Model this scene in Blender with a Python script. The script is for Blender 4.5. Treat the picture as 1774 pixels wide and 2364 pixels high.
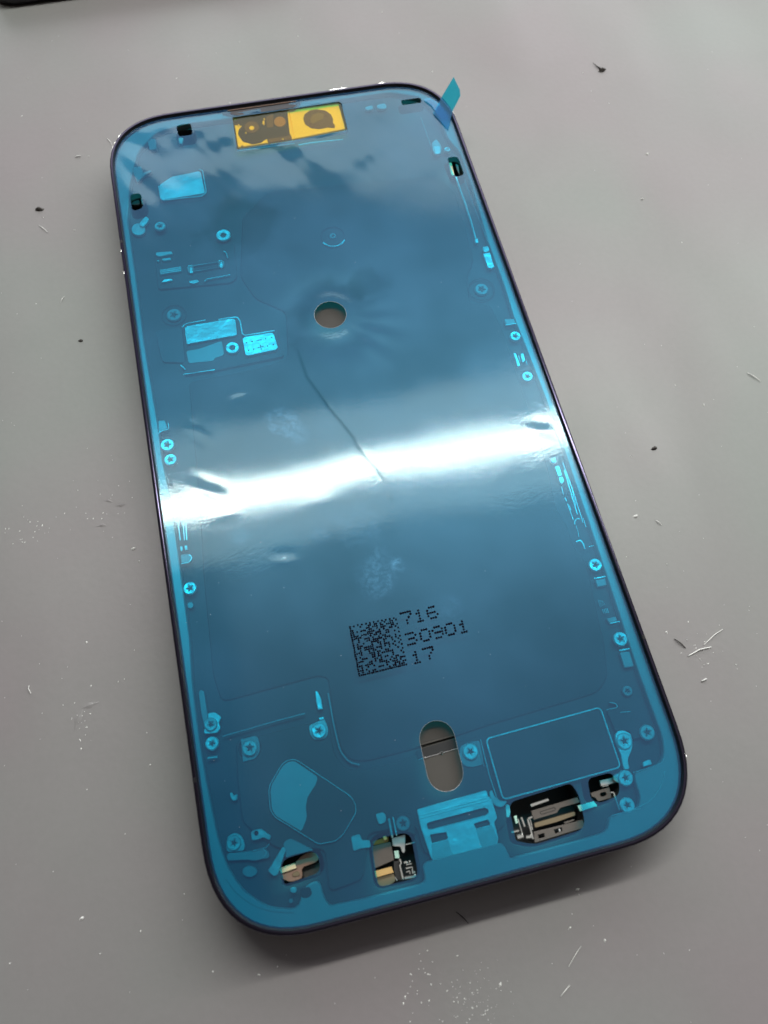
import bpy, math, random
import numpy as np
from mathutils import Vector, Matrix
from mathutils.geometry import delaunay_2d_cdt
random.seed(7); rng = np.random.default_rng(7)
for o in list(bpy.data.objects): bpy.data.objects.remove(o)
S = 0.001                      # all layout below is in millimetres
scene = bpy.context.scene
col = scene.collection

# ------------------------------------------------------------------ camera
R3 = np.array([[0.97272556, -0.22971245, 0.0322052], [-0.20218428, -0.90770528, -0.36768553], [0.11369477, 0.35114573, -0.92939237]])
CAM = np.array([-13.69541848, -62.43246667, 121.5126161])
F, CX, CY = 1726.74, 887.0, 1182.0
cd = bpy.data.cameras.new('camera'); cam = bpy.data.objects.new('camera', cd); col.objects.link(cam)
cd.sensor_fit = 'VERTICAL'; cd.sensor_height = 36.0; cd.lens = F / 2364 * 36.0
cd.clip_start = 0.005; cd.clip_end = 50
m = Matrix.Identity(4)
for i in range(3):
    m[i][0] = R3[0][i]; m[i][1] = -R3[1][i]; m[i][2] = -R3[2][i]; m[i][3] = CAM[i] * S
cam.matrix_world = m
cd.dof.use_dof = True; cd.dof.focus_distance = 0.128; cd.dof.aperture_fstop = 26
scene.camera = cam
def P(px, py, z):              # photo pixel -> point (mm) on the level plane at height z
    d = R3.T @ np.array([(px - CX) / F, (py - CY) / F, 1.0]); k = (z - CAM[2]) / d[2]
    q = CAM + k * d
    return (float(q[0]), float(q[1]))
def PP(pts, z): return [P(x, y, z) for x, y in pts]
def mmr(px, py, r, z):
    a = P(px, py, z); b = P(px + r, py, z)
    return math.hypot(b[0] - a[0], b[1] - a[1])
def crop(x0, y0, s, pts): return [(x0 + s * x, y0 + s * y) for x, y in pts]

# ------------------------------------------------------------------ light
w = bpy.data.worlds.new("World"); scene.world = w; w.use_nodes = True
nt = w.node_tree; bg = nt.nodes['Background']
tc = nt.nodes.new('ShaderNodeTexCoord')
dt = nt.nodes.new('ShaderNodeVectorMath'); dt.operation = 'DOT_PRODUCT'; dt.inputs[1].default_value = (0.22, 0.975, 0)
nt.links.new(tc.outputs['Generated'], dt.inputs[0])
rp = nt.nodes.new('ShaderNodeValToRGB'); e = rp.color_ramp.elements
e[0].position = 0.0; e[0].color = (0.055, 0.046, 0.042, 1); e[1].position = 0.85; e[1].color = (0.40, 0.40, 0.46, 1)
el = rp.color_ramp.elements.new(0.35); el.color = (0.14, 0.14, 0.155, 1)
el = rp.color_ramp.elements.new(0.5); el.color = (0.30, 0.30, 0.40, 1)
nt.links.new(dt.outputs['Value'], rp.inputs[0]); nt.links.new(rp.outputs[0], bg.inputs[0]); bg.inputs[1].default_value = 1.0

def area(name, loc, target, sx, sy, power, color):
    l = bpy.data.lights.new(name, 'AREA'); l.shape = 'RECTANGLE'; l.size = sx; l.size_y = sy; l.energy = power; l.color = color
    o = bpy.data.objects.new(name, l); col.objects.link(o); o.location = loc
    d = Vector(target) - Vector(loc); o.rotation_euler = d.to_track_quat('-Z', 'Y').to_euler(); return o
# bench tube lamp above and beyond the phone
LH = 0.34
area('bench_tube_lamp', (0.33, -0.0105 + 0.448 * LH, LH + 0.008), (0.33, -0.0105, 0.008), 0.88, 0.0172, 2.3, (0.97, 1.0, 0.94))
# dimmer diffuser tray that the tube sits in
area('lamp_diffuser', (0.33, -0.0105 + 0.448 * LH + 0.006, LH + 0.014), (0.33, -0.0105 + .004, 0.008), 0.88, 0.084, 0.8, (0.95, 1.0, 0.98))
area('overhead_metal_fill', (0.55, -0.05, 1.4), (0.55, -0.05, 0.0), 1.5, 1.2, 1.6, (0.98, 1.0, 0.98))  # added unseen overhead light that brightens metal at the phone's lower end
# bright window wall far behind the bench
area('window_wall', (0.5, 1.5, 0.92), (0.0, 0.0, 0.0), 2.6, 0.92, 19.0, (0.97, 0.99, 1.0))
scene.view_settings.view_transform = 'Standard'; scene.view_settings.look = 'None'
scene.view_settings.exposure = 0.0; scene.view_settings.gamma = 1.0
scene.render.resolution_x = 768; scene.render.resolution_y = 1024
scene.render.engine = 'CYCLES'
scene.cycles.max_bounces = 10; scene.cycles.transparent_max_bounces = 16
scene.cycles.caustics_reflective = False; scene.cycles.sample_clamp_indirect = 4

# ------------------------------------------------------------------ materials
def mat(name, base, metallic=0.0, rough=0.5, spec=0.5, noise=0.0, nscale=2000, bump=0.0, bscale=3000, coat=0.0):
    m = bpy.data.materials.new(name); m.use_nodes = True; n = m.node_tree; b = n.nodes['Principled BSDF']
    b.inputs['Base Color'].default_value = (*base, 1); b.inputs['Metallic'].default_value = metallic
    b.inputs['Roughness'].default_value = rough; b.inputs['Specular IOR Level'].default_value = spec
    b.inputs['Coat Weight'].default_value = coat
    t = n.nodes.new('ShaderNodeTexCoord')
    if noise:
        q = n.nodes.new('ShaderNodeTexNoise'); q.inputs['Scale'].default_value = nscale; q.inputs['Detail'].default_value = 3
        mx = n.nodes.new('ShaderNodeMix'); mx.data_type = 'RGBA'
        mx.inputs['A'].default_value = (*[c * (1 - noise) for c in base], 1); mx.inputs['B'].default_value = (*[min(1, c * (1 + noise)) for c in base], 1)
        n.links.new(t.outputs['Object'], q.inputs['Vector']); n.links.new(q.outputs['Fac'], mx.inputs['Factor']); n.links.new(mx.outputs['Result'], b.inputs['Base Color'])
    if bump:
        q = n.nodes.new('ShaderNodeTexNoise'); q.inputs['Scale'].default_value = bscale; q.inputs['Detail'].default_value = 2
        bp = n.nodes.new('ShaderNodeBump'); bp.inputs['Strength'].default_value = 1.0; bp.inputs['Distance'].default_value = bump * S
        n.links.new(t.outputs['Object'], q.inputs['Vector']); n.links.new(q.outputs['Fac'], bp.inputs['Height']); n.links.new(bp.outputs[0], b.inputs['Normal'])
    return m
M = dict(
    tray=mat('anodised_tray', (0.072, 0.068, 0.064), 0.0, 0.5, spec=0.2, noise=0.12, nscale=120),
    bay=mat('battery_plate_grey', (0.062, 0.057, 0.052), 0.0, 0.5, spec=0.12, noise=0.08, nscale=90),
    lower=mat('lower_plate_grey', (0.075, 0.069, 0.062), 0.0, 0.45, spec=0.2, noise=0.1, nscale=150),
    ledge=mat('ledge_aluminium', (0.36, 0.36, 0.36), 0.3, 0.36, noise=0.06, nscale=200),
    steel=mat('bright_steel', (0.97, 0.97, 0.95), 0.65, 0.36, noise=0.12, nscale=900, bump=0.15, bscale=550),
    satin=mat('satin_steel', (0.62, 0.62, 0.61), 0.6, 0.36, noise=0.14, nscale=700, bump=0.13, bscale=500),
    dim=mat('dull_metal', (0.30, 0.29, 0.29), 0.4, 0.45, noise=0.1, nscale=500),
    dark=mat('dark_plastic', (0.045, 0.043, 0.042), 0.0, 0.4),
    black=mat('black_cavity', (0.008, 0.008, 0.009), 0.0, 0.6),
    band=mat('dark_band', (0.055, 0.048, 0.078), 0.9, 0.15),
    gasket=mat('black_gasket', (0.006, 0.006, 0.008), 0.0, 0.28),
    gold=mat('gold_contact', (0.95, 0.62, 0.25), 0.7, 0.35),
    cream=mat('cream_gold_contact', (0.90, 0.78, 0.50), 0.5, 0.4),
    copper=mat('bronze_flex', (0.30, 0.19, 0.14), 0.3, 0.4, noise=0.1, nscale=900),
    brown=mat('brown_grey_plate', (0.155, 0.135, 0.12), 0.3, 0.35, noise=0.1, nscale=900),
    bronze=mat('polished_bronze_bar', (0.42, 0.34, 0.22), 0.8, 0.28),
    orange=mat('amber_resin', (0.45, 0.14, 0.03), 0.0, 0.25),
    silver=mat('polished_silver', (0.85, 0.84, 0.80), 0.9, 0.2),
    mint=mat('mint_label', (0.50, 0.78, 0.66), 0.0, 0.5),
    white=mat('white_plastic', (0.80, 0.78, 0.72), 0.0, 0.45),
    ink=mat('black_ink', (0.003, 0.003, 0.008), 0.0, 0.9, spec=0.05),
    dust=mat('pale_dust', (0.72, 0.71, 0.68), 0.0, 0.7),
    crumb=mat('dark_crumb', (0.035, 0.028, 0.024), 0.0, 0.6),
    plate_glare=mat('painted_plate_glare', (0.42, 0.42, 0.42), 0.4, 0.35, noise=0.08, nscale=400),  # lighter tone imitating the reflection on the hexagon plate
    liner=mat('pale_liner', (0.86, 0.80, 0.62), 0.0, 0.45, noise=0.05, nscale=300),
    lens=mat('lens_black', (0.02, 0.018, 0.016), 0.0, 0.12),
    housing=mat('black_housing', (0.02, 0.019, 0.018), 0.0, 0.6, spec=0.12),
    smoke=mat('brown_sensor', (0.10, 0.075, 0.055), 0.0, 0.5, spec=0.15, noise=0.2, nscale=500),
)
def film_mat(name, tint, haze=0.055, sheen_rough=0.42, grain=0.0035, scat=(0.03, 0.185, 0.68), sc=0.070, ior=1.45, sheen=(0.28, 0.71, 1, 1), marks=(), refl=(0.84, 1, 0.99, 1)):
    m = bpy.data.materials.new(name); m.use_nodes = True; n = m.node_tree; n.nodes.clear(); L = n.links.new
    out = n.nodes.new('ShaderNodeOutputMaterial'); tc = n.nodes.new('ShaderNodeTexCoord')
    def N(t, **k):
        q = n.nodes.new(t)
        for a_, b_ in k.items(): setattr(q, a_, b_)
        return q
    def mth(op, x, y=None):
        q = N('ShaderNodeMath', operation=op)
        for i_, v_ in enumerate((x, y)):
            if v_ is None: continue
            if isinstance(v_, (int, float)): q.inputs[i_].default_value = v_
            else: L(v_, q.inputs[i_])
        return q.outputs[0]
    def noise(scale, detail=2, rough=.5):
        q = N('ShaderNodeTexNoise'); q.inputs['Scale'].default_value = scale; q.inputs['Detail'].default_value = detail; q.inputs['Roughness'].default_value = rough
        L(tc.outputs['Object'], q.inputs['Vector']); return q.outputs['Fac']
    def rng_(v_, a_, b_, c_, d_):
        q = N('ShaderNodeMapRange'); L(v_, q.inputs['Value'])
        for nm_, x_ in zip(('From Min', 'From Max', 'To Min', 'To Max'), (a_, b_, c_, d_)): q.inputs[nm_].default_value = x_
        return q.outputs[0]
    # where the film clings to the plate it scatters less, where it floats or is smudged it scatters more
    cloud = rng_(noise(38, 3, .55), .35, .65, .78, 1.22)
    warp = noise(210, 3, .6)
    milk = cloud
    for px, py, rad, amt in marks:
        x, y = P(px, py, 7.87)
        d = N('ShaderNodeVectorMath', operation='DISTANCE'); d.inputs[1].default_value = (x * S, y * S, 7.87 * S); L(tc.outputs['Object'], d.inputs[0])
        dd = mth('ADD', d.outputs['Value'], mth('MULTIPLY', mth('SUBTRACT', warp, .5), rad * S * 1.5))
        k = rng_(dd, rad * S, rad * S * .55, 0.0, 1.0)
        if amt > 0: k = mth('MULTIPLY', k, rng_(noise(1500, 4, .7), .42, .62, .15, 1.0))
        milk = mth('ADD', milk, mth('MULTIPLY', k, amt))
    at_ = N('ShaderNodeAttribute', attribute_name='contact'); milk = mth('MULTIPLY', milk, mth('SUBTRACT', 1.0, mth('MULTIPLY', at_.outputs['Fac'], .8)))
    milk = mth('MAXIMUM', milk, .05)
    tr = N('ShaderNodeBsdfTransparent'); tr.inputs[0].default_value = (*tint, 1)
    df = N('ShaderNodeBsdfDiffuse'); df.inputs[0].default_value = (*scat, 1)
    g1 = N('ShaderNodeBsdfGlossy'); g1.inputs['Roughness'].default_value = 0.07; g1.inputs['Color'].default_value = refl
    g2 = N('ShaderNodeBsdfGlossy'); g2.inputs['Roughness'].default_value = sheen_rough; g2.inputs['Color'].default_value = sheen
    if grain:
        mu = mth('MULTIPLY', noise(2600, 2, .6), rng_(noise(70), .38, .62, .2, 1.0))
        b1 = N('ShaderNodeBump'); b1.inputs['Distance'].default_value = grain * S * 2.4; b1.inputs['Strength'].default_value = 1
        L(mu, b1.inputs['Height']); L(b1.outputs[0], g1.inputs['Normal'])
        b2 = N('ShaderNodeBump'); b2.inputs['Distance'].default_value = grain * S * 3; b2.inputs['Strength'].default_value = 1
        L(mu, b2.inputs['Height']); L(b2.outputs[0], g2.inputs['Normal'])
    fr = N('ShaderNodeFresnel'); fr.inputs['IOR'].default_value = ior
    m0 = N('ShaderNodeMixShader'); L(mth('MULTIPLY', milk, sc), m0.inputs[0]); L(tr.outputs[0], m0.inputs[1]); L(df.outputs[0], m0.inputs[2])
    m1 = N('ShaderNodeMixShader'); L(mth('MULTIPLY', milk, haze), m1.inputs[0]); L(m0.outputs[0], m1.inputs[1]); L(g2.outputs[0], m1.inputs[2])
    m2 = N('ShaderNodeMixShader'); L(mth('MULTIPLY', fr.outputs[0], mth('SUBTRACT', 1.0, mth('MULTIPLY', at_.outputs['Fac'], .75))), m2.inputs[0]); L(m1.outputs[0], m2.inputs[1]); L(g1.outputs[0], m2.inputs[2])
    L(m2.outputs[0], out.inputs[0])
    return m
M['film'] = film_mat('blue_protective_film', (0.06, 0.785, 0.97), marks=[(763, 726, 8.5, -.22), (850, 650, 4.5, -.25), (1245, 992, 2.6, -.3), (560, 520, 9, -.3),
    (655, 975, 3.2, .7), (690, 1000, 2.2, .5), (555, 1240, 2.2, .6), (830, 1215, 4.5, .35), (880, 1330, 4.0, .6), (920, 1305, 1.8, .9), (745, 1235, 2.0, .4), (1040, 1400, 2.4, .35)])
M['yellow'] = film_mat('amber_polyimide_film', (0.98, 0.78, 0.03), haze=0.01, grain=0.0, scat=(0.9, 0.55, 0.01), sc=0.03, sheen=(1, 1, 1, 1), ior=1.3)

# bench mat
def bench_material():
    m = bpy.data.materials.new('grey_silicone_mat'); m.use_nodes = True; n = m.node_tree; b = n.nodes['Principled BSDF']; L = n.links.new
    b.inputs['Specular IOR Level'].default_value = 0.4
    tc = n.nodes.new('ShaderNodeTexCoord')
    mp = n.nodes.new('ShaderNodeMapping'); mp.inputs['Scale'].default_value = (1, .35, 1); L(tc.outputs['Object'], mp.inputs['Vector'])
    rn = n.nodes.new('ShaderNodeTexNoise'); rn.inputs['Scale'].default_value = 22; rn.inputs['Detail'].default_value = 3; L(mp.outputs[0], rn.inputs['Vector'])
    rm = n.nodes.new('ShaderNodeMapRange'); rm.inputs['From Min'].default_value = .35; rm.inputs['From Max'].default_value = .65; rm.inputs['To Min'].default_value = .30; rm.inputs['To Max'].default_value = .58; L(rn.outputs['Fac'], rm.inputs['Value']); L(rm.outputs[0], b.inputs['Roughness'])
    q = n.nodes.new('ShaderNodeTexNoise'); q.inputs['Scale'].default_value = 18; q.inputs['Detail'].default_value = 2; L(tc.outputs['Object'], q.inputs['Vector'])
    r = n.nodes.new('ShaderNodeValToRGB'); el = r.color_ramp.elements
    el[0].position = 0.35; el[0].color = (0.240, 0.214, 0.216, 1); el[1].position = 0.65; el[1].color = (0.226, 0.232, 0.218, 1)  # mauve and green mottle in the colour stands in for soft room reflections
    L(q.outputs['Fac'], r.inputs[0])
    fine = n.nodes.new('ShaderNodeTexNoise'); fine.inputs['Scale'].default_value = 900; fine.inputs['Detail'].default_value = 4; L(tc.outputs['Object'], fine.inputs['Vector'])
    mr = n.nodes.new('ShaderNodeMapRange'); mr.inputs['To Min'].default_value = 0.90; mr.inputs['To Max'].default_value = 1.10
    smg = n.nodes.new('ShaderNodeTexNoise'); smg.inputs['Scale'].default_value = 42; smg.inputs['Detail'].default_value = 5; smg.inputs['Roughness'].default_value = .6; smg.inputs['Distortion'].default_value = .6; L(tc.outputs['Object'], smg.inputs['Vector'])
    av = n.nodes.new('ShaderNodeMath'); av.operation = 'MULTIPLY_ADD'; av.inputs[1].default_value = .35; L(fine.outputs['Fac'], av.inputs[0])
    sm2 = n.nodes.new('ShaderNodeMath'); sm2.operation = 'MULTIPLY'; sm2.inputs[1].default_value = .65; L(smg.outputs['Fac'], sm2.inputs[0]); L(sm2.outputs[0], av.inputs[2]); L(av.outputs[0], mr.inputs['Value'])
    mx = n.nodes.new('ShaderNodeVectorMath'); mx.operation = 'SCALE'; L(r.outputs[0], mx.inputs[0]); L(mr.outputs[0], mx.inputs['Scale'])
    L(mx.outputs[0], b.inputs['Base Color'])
    # worn rough patches in the silicone at their own places
    heights = fine.outputs['Fac']
    total = None
    geo_v = n.nodes.new('ShaderNodeNewGeometry')
    sc_noise = n.nodes.new('ShaderNodeTexNoise'); sc_noise.inputs['Scale'].default_value = 1100; sc_noise.inputs['Detail'].default_value = 6; L(tc.outputs['Object'], sc_noise.inputs['Vector'])
    for (px, py, rad) in [(240, 1180, 5.0), (195, 1665, 3.6), (1130, 2310, 9.0), (1620, 1500, 4.0)]:
        x, y = P(px, py, 0)
        d = n.nodes.new('ShaderNodeVectorMath'); d.operation = 'DISTANCE'; d.inputs[1].default_value = (x * S, y * S, 0); L(geo_v.outputs['Position'], d.inputs[0])
        k = n.nodes.new('ShaderNodeMapRange'); k.inputs['From Min'].default_value = rad * S; k.inputs['From Max'].default_value = rad * S * 0.6; L(d.outputs['Value'], k.inputs['Value'])
        if total is None: total = k.outputs[0]
        else:
            a = n.nodes.new('ShaderNodeMath'); a.operation = 'MAXIMUM'; L(total, a.inputs[0]); L(k.outputs[0], a.inputs[1]); total = a.outputs[0]
    mm = n.nodes.new('ShaderNodeMath'); mm.operation = 'MULTIPLY'; L(total, mm.inputs[0]); L(sc_noise.outputs['Fac'], mm.inputs[1])
    m3 = n.nodes.new('ShaderNodeMath'); m3.operation = 'MULTIPLY_ADD'; m3.inputs[1].default_value = 1.2; L(mm.outputs[0], m3.inputs[0]); L(heights, m3.inputs[2])
    bp = n.nodes.new('ShaderNodeBump'); bp.inputs['Distance'].default_value = 0.02 * S; L(m3.outputs[0], bp.inputs['Height']); L(bp.outputs[0], b.inputs['Normal'])
    return m
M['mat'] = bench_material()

# ------------------------------------------------------------------ helpers
def link(name, verts, faces, material, parent=None, smooth=None, loc=None):
    me = bpy.data.meshes.new(name)
    me.from_pydata([(v[0] * S, v[1] * S, v[2] * S) for v in verts], [], faces); me.materials.append(material)
    me.update()
    if smooth is not None:
        me.shade_smooth()
        if smooth < 3: me.set_sharp_from_angle(angle=smooth)
    o = bpy.data.objects.new(name, me); col.objects.link(o)
    if parent: o.parent = parent
    return o
def tag(o, label=None, cat=None, group=None, kind=None):
    if label: o['label'] = label
    if cat: o['category'] = cat
    if group: o['group'] = group
    if kind: o['kind'] = kind
    return o
def empty(name, label, cat, loc=(0, 0, 0), group=None):
    o = bpy.data.objects.new(name, None); col.objects.link(o); o.empty_display_size = 0.01; tag(o, label, cat, group)
    return o
def area2(p): return sum(p[i][0] * p[(i + 1) % len(p)][1] - p[(i + 1) % len(p)][0] * p[i][1] for i in range(len(p))) / 2
def ccw(p): return list(p) if area2(p) > 0 else list(p)[::-1]
def offset(p, d):              # d>0 shrinks a ccw loop
    n = len(p); out = []
    for i in range(n):
        a, b, c = p[i - 1], p[i], p[(i + 1) % n]
        e1 = (b[0] - a[0], b[1] - a[1]); e2 = (c[0] - b[0], c[1] - b[1])
        l1 = math.hypot(*e1) or 1e-9; l2 = math.hypot(*e2) or 1e-9
        n1 = (-e1[1] / l1, e1[0] / l1); n2 = (-e2[1] / l2, e2[0] / l2)
        s = (n1[0] + n2[0], n1[1] + n2[1]); q = s[0] * s[0] + s[1] * s[1]
        k = min(2 / q if q > 1e-6 else 1, 1.6)
        out.append((b[0] + s[0] * k * d, b[1] + s[1] * k * d))
    return out
def fil(pts, r, seg=5):        # round the corners of a polygon
    n = len(pts); out = []
    for i in range(n):
        a, b, c = pts[i - 1], pts[i], pts[(i + 1) % n]; ri = r[i] if isinstance(r, (list, tuple)) else r
        u = Vector((a[0] - b[0], a[1] - b[1])); v = Vector((c[0] - b[0], c[1] - b[1])); lu, lv = u.length, v.length
        t = min(ri, lu * 0.45, lv * 0.45)
        if t < 0.02: out.append(b); continue
        p0 = Vector(b) + u / lu * t; p1 = Vector(b) + v / lv * t
        for k in range(seg + 1):
            s = k / seg; q = p0 * (1 - s) ** 2 + Vector(b) * 2 * s * (1 - s) + p1 * s * s; out.append((q.x, q.y))
    return out
def inside(pts, poly):
    pts = np.asarray(pts); x, y = pts[:, 0], pts[:, 1]; c = np.zeros(len(pts), bool); n = len(poly)
    for i in range(n):
        x1, y1 = poly[i]; x2, y2 = poly[(i + 1) % n]
        if y1 == y2: continue
        c ^= ((y1 > y) != (y2 > y)) & (x < (x2 - x1) * (y - y1) / (y2 - y1) + x1)
    return c
def segdist(pts, poly):
    pts = np.asarray(pts); d = np.full(len(pts), 1e9)
    for i in range(len(poly)):
        a = np.array(poly[i]); b = np.array(poly[(i + 1) % len(poly)]); ab = b - a; q = max(ab @ ab, 1e-12)
        t = np.clip(((pts - a) @ ab) / q, 0, 1); d = np.minimum(d, np.hypot(*(pts - (a + t[:, None] * ab)).T))
    return d
def cdt(loops, extra=None):    # triangulate loops[0] minus loops[1:]
    vs = []; es = []
    for lp in loops:
        b = len(vs); vs += [Vector(p) for p in lp]; es += [(b + i, b + (i + 1) % len(lp)) for i in range(len(lp))]
    if extra is not None: vs += [Vector(p) for p in extra]
    v, _, f, ov, _, _ = delaunay_2d_cdt(vs, es, [], 0, 1e-5)
    v = [(p.x, p.y) for p in v]
    ce = np.array([((v[a][0] + v[b][0] + v[c][0]) / 3, (v[a][1] + v[b][1] + v[c][1]) / 3) for a, b, c in f])
    keep = inside(ce, loops[0])
    for h in loops[1:]: keep &= ~inside(ce, h)
    return v, [tuple(t) for t, k in zip(f, keep) if k]
def plate_geo(outer, z0, z1, holes=(), c=0.08, bottom=False):
    outer = ccw(outer); holes = [ccw(h) for h in holes]
    V = []; Fc = []
    def ring(lp, z): b = len(V); V.extend((x, y, z) for x, y in lp); return b
    tops = []
    for k, lp in enumerate([outer] + holes):
        sgn = 1 if k == 0 else -1
        top = offset(lp, c * sgn) if c else lp; tops.append(top); n = len(lp)
        r0 = ring(lp, z0); r1 = ring(lp, z1 - c); r2 = ring(top, z1) if c else r1
        for i in range(n):
            j = (i + 1) % n
            q = [(r0 + i, r0 + j, r1 + j, r1 + i)] + ([(r1 + i, r1 + j, r2 + j, r2 + i)] if c else [])
            for t in q: Fc.append(t if k == 0 else t[::-1])
    v, f = cdt(tops); b = len(V); V.extend((x, y, z1) for x, y in v); Fc.extend((b + i, b + j, b + k) for i, j, k in f)
    if bottom:
        v, f = cdt([outer] + holes); b = len(V); V.extend((x, y, z0) for x, y in v); Fc.extend((b + k, b + j, b + i) for i, j, k in f)
    return V, Fc
def plate(name, outer, z0, z1, material, parent, holes=(), c=0.08, bottom=False, label=None):
    V, Fc = plate_geo(outer, z0, z1, holes, c, bottom)
    o = link(name, V, Fc, material, parent)
    if label: o['label'] = label
    return o
def tube_geo(pts, r, V, Fc, sides=6):
    pts = [Vector(p) for p in pts]; b0 = len(V)
    for i, p in enumerate(pts):
        t = (pts[min(i + 1, len(pts) - 1)] - pts[max(i - 1, 0)]).normalized()
        a = t.cross(Vector((0, 0, 1))); a = a.normalized() if a.length > 1e-4 else Vector((1, 0, 0)); bb = a.cross(t).normalized()
        rr = r[i] if isinstance(r, (list, tuple)) else r
        for k in range(sides):
            an = 2 * math.pi * k / sides; q = p + a * math.cos(an) * rr + bb * math.sin(an) * rr; V.append(tuple(q))
    for i in range(len(pts) - 1):
        for k in range(sides):
            k2 = (k + 1) % sides; Fc.append((b0 + i * sides + k, b0 + i * sides + k2, b0 + (i + 1) * sides + k2, b0 + (i + 1) * sides + k))
    Fc.append(tuple(b0 + k for k in range(sides))[::-1]); Fc.append(tuple(b0 + (len(pts) - 1) * sides + k for k in range(sides)))
def tube(name, pts, r, material, parent=None, sides=6, closed=False):
    V = []; Fc = []
    if closed: pts = list(pts) + [pts[0]]
    tube_geo(pts, r, V, Fc, sides)
    return link(name, V, Fc, material, parent, smooth=1.0)
def lip(name, px, z, r, material, parent, rnd=0.0):     # a thin raised wire-like edge along photo points
    p = PP(px, z)
    if rnd: p = openfil(p, rnd)
    return tube(name, [(x, y, z) for x, y in p], r, material, parent)
def openfil(pts, r, seg=4):
    out = [pts[0]]
    for i in range(1, len(pts) - 1):
        a, b, c = map(Vector, (pts[i - 1], pts[i], pts[i + 1])); u = (a - b); v = (c - b)
        t = min(r, u.length * 0.45, v.length * 0.45); p0 = b + u.normalized() * t; p1 = b + v.normalized() * t
        for k in range(seg + 1):
            s = k / seg; q = p0 * (1 - s) ** 2 + b * 2 * s * (1 - s) + p1 * s * s; out.append((q.x, q.y))
    return out + [pts[-1]]
def circ(cx, cy, r, n=24, sy=1.0): return [(cx + r * math.cos(2 * math.pi * i / n), cy + r * sy * math.sin(2 * math.pi * i / n)) for i in range(n)]
def squircle(cx, cy, hw, hh, E=14.5, n=2.5, seg=14):
    E = min(E, hw, hh); out = []
    for qx, qy in ((1, 1), (-1, 1), (-1, -1), (1, -1)):
        arc = []
        for k in range(seg + 1):
            t = math.pi / 2 * k / seg; arc.append((math.cos(t) ** (2 / n) * E, math.sin(t) ** (2 / n) * E))
        if qx * qy < 0: arc = arc[::-1]
        out += [(cx + qx * (hw - E + x), cy + qy * (hh - E + y)) for x, y in arc]
    return ccw(out)

# ------------------------------------------------------------------ the bench mat (setting)
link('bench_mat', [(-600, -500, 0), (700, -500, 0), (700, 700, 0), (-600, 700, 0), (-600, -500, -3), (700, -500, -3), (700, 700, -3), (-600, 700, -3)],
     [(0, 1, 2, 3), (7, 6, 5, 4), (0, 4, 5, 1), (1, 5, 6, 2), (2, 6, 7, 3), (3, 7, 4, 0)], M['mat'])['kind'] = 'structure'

# ------------------------------------------------------------------ phone body
phone = empty('phone_frame', 'dark navy rimmed empty smartphone frame lying face up on the grey mat under blue film', 'phone')
BX, BY, HW, HH = -0.43, -0.55, 35.35, 75.65
ZF = 7.85                                   # film height
outer = squircle(BX, BY, HW, HH)
prof = [(0.76, 6.0), (0.74, 8.36), (0.66, 8.48), (0.40, 8.5), (0.20, 8.42), (0.07, 8.2), (0.01, 7.8), (0.0, 7.3), (0.0, 1.2), (0.12, 0.7), (0.4, 0.3), (0.9, 0.05)]
V = []; Fc = []
for d, z in prof:
    V += [(x, y, z) for x, y in offset(outer, d)]
n = len(outer)
for k in range(len(prof) - 1):
    for i in range(n):
        j = (i + 1) % n; Fc.append((k * n + i, (k + 1) * n + i, (k + 1) * n + j, k * n + j))
link('outer_band', V, Fc, M['band'], phone, smooth=0.9)
# black gasket line between band and film
V = []; Fc = []
for d, z in [(1.05, 7.50), (1.0, 7.80), (0.84, 7.9), (0.80, 8.35), (0.70, 8.49)]:
    V += [(x, y, z) for x, y in offset(outer, d)]
for k in range(4):
    for i in range(n):
        j = (i + 1) % n; Fc.append((k * n + i, (k + 1) * n + i, (k + 1) * n + j, k * n + j))
link('gasket', V, Fc, M['gasket'], phone, smooth=1.2)
# side buttons on the left wall
for (ya, yb, nm) in [(577, 640, 'side_button'), (700, 812, 'side_button'), (850, 968, 'side_button')]:
    y1 = P(285, ya, 4)[1]; y0 = P(300, yb, 4)[1]
    xw = BX - HW
    loop = fil([(y0, 2.6), (y1, 2.6), (y1, 5.4), (y0, 5.4)], 1.3, 6)
    Vv = [(xw + 0.05, a, b) for a, b in loop] + [(xw - 0.42, a, b) for a, b in loop] + [(xw - 0.52, a, b) for a, b in offset(ccw(loop), 0.12)]
    N = len(loop); Ff = [(i, N + i, N + (i + 1) % N, (i + 1) % N) for i in range(N)] + [(N + i, 2 * N + i, 2 * N + (i + 1) % N, N + (i + 1) % N) for i in range(N)] + [tuple(range(2 * N, 3 * N))]
    link(nm, Vv, Ff, M['band'], phone)

# antenna breaks and small scuffs on the rim
def on_rim(px, py, d=.35, z=8.5):
    X, Y = P(px, py, z); k = min(range(len(outer)), key=lambda i: (outer[i][0] - X) ** 2 + (outer[i][1] - Y) ** 2)
    best = None
    for i in range(len(outer)):
        a = Vector(outer[i]); b = Vector(outer[(i + 1) % len(outer)]); ab = b - a; t = max(0, min(1, (Vector((X, Y)) - a).dot(ab) / ab.dot(ab))); q = a + ab * t
        dd = (q - Vector((X, Y))).length
        if best is None or dd < best[0]: best = (dd, q, ab.normalized())
    _, q, t = best; nn_ = Vector((-t.y, t.x)); return q + nn_ * d, t, nn_
for px, py in [(262, 560), (775, 205), (1490, 1470), (455, 1800)]:
    q, t, nn_ = on_rim(px, py)
    a = [q - t * .35 - nn_ * .08, q + t * .35 - nn_ * .08, q + t * .35 + nn_ * .3, q - t * .35 + nn_ * .3]
    plate('antenna_break', ccw([tuple(v_) for v_ in a]), 7.6, 8.515, M['gasket'], phone, c=.02)
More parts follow.
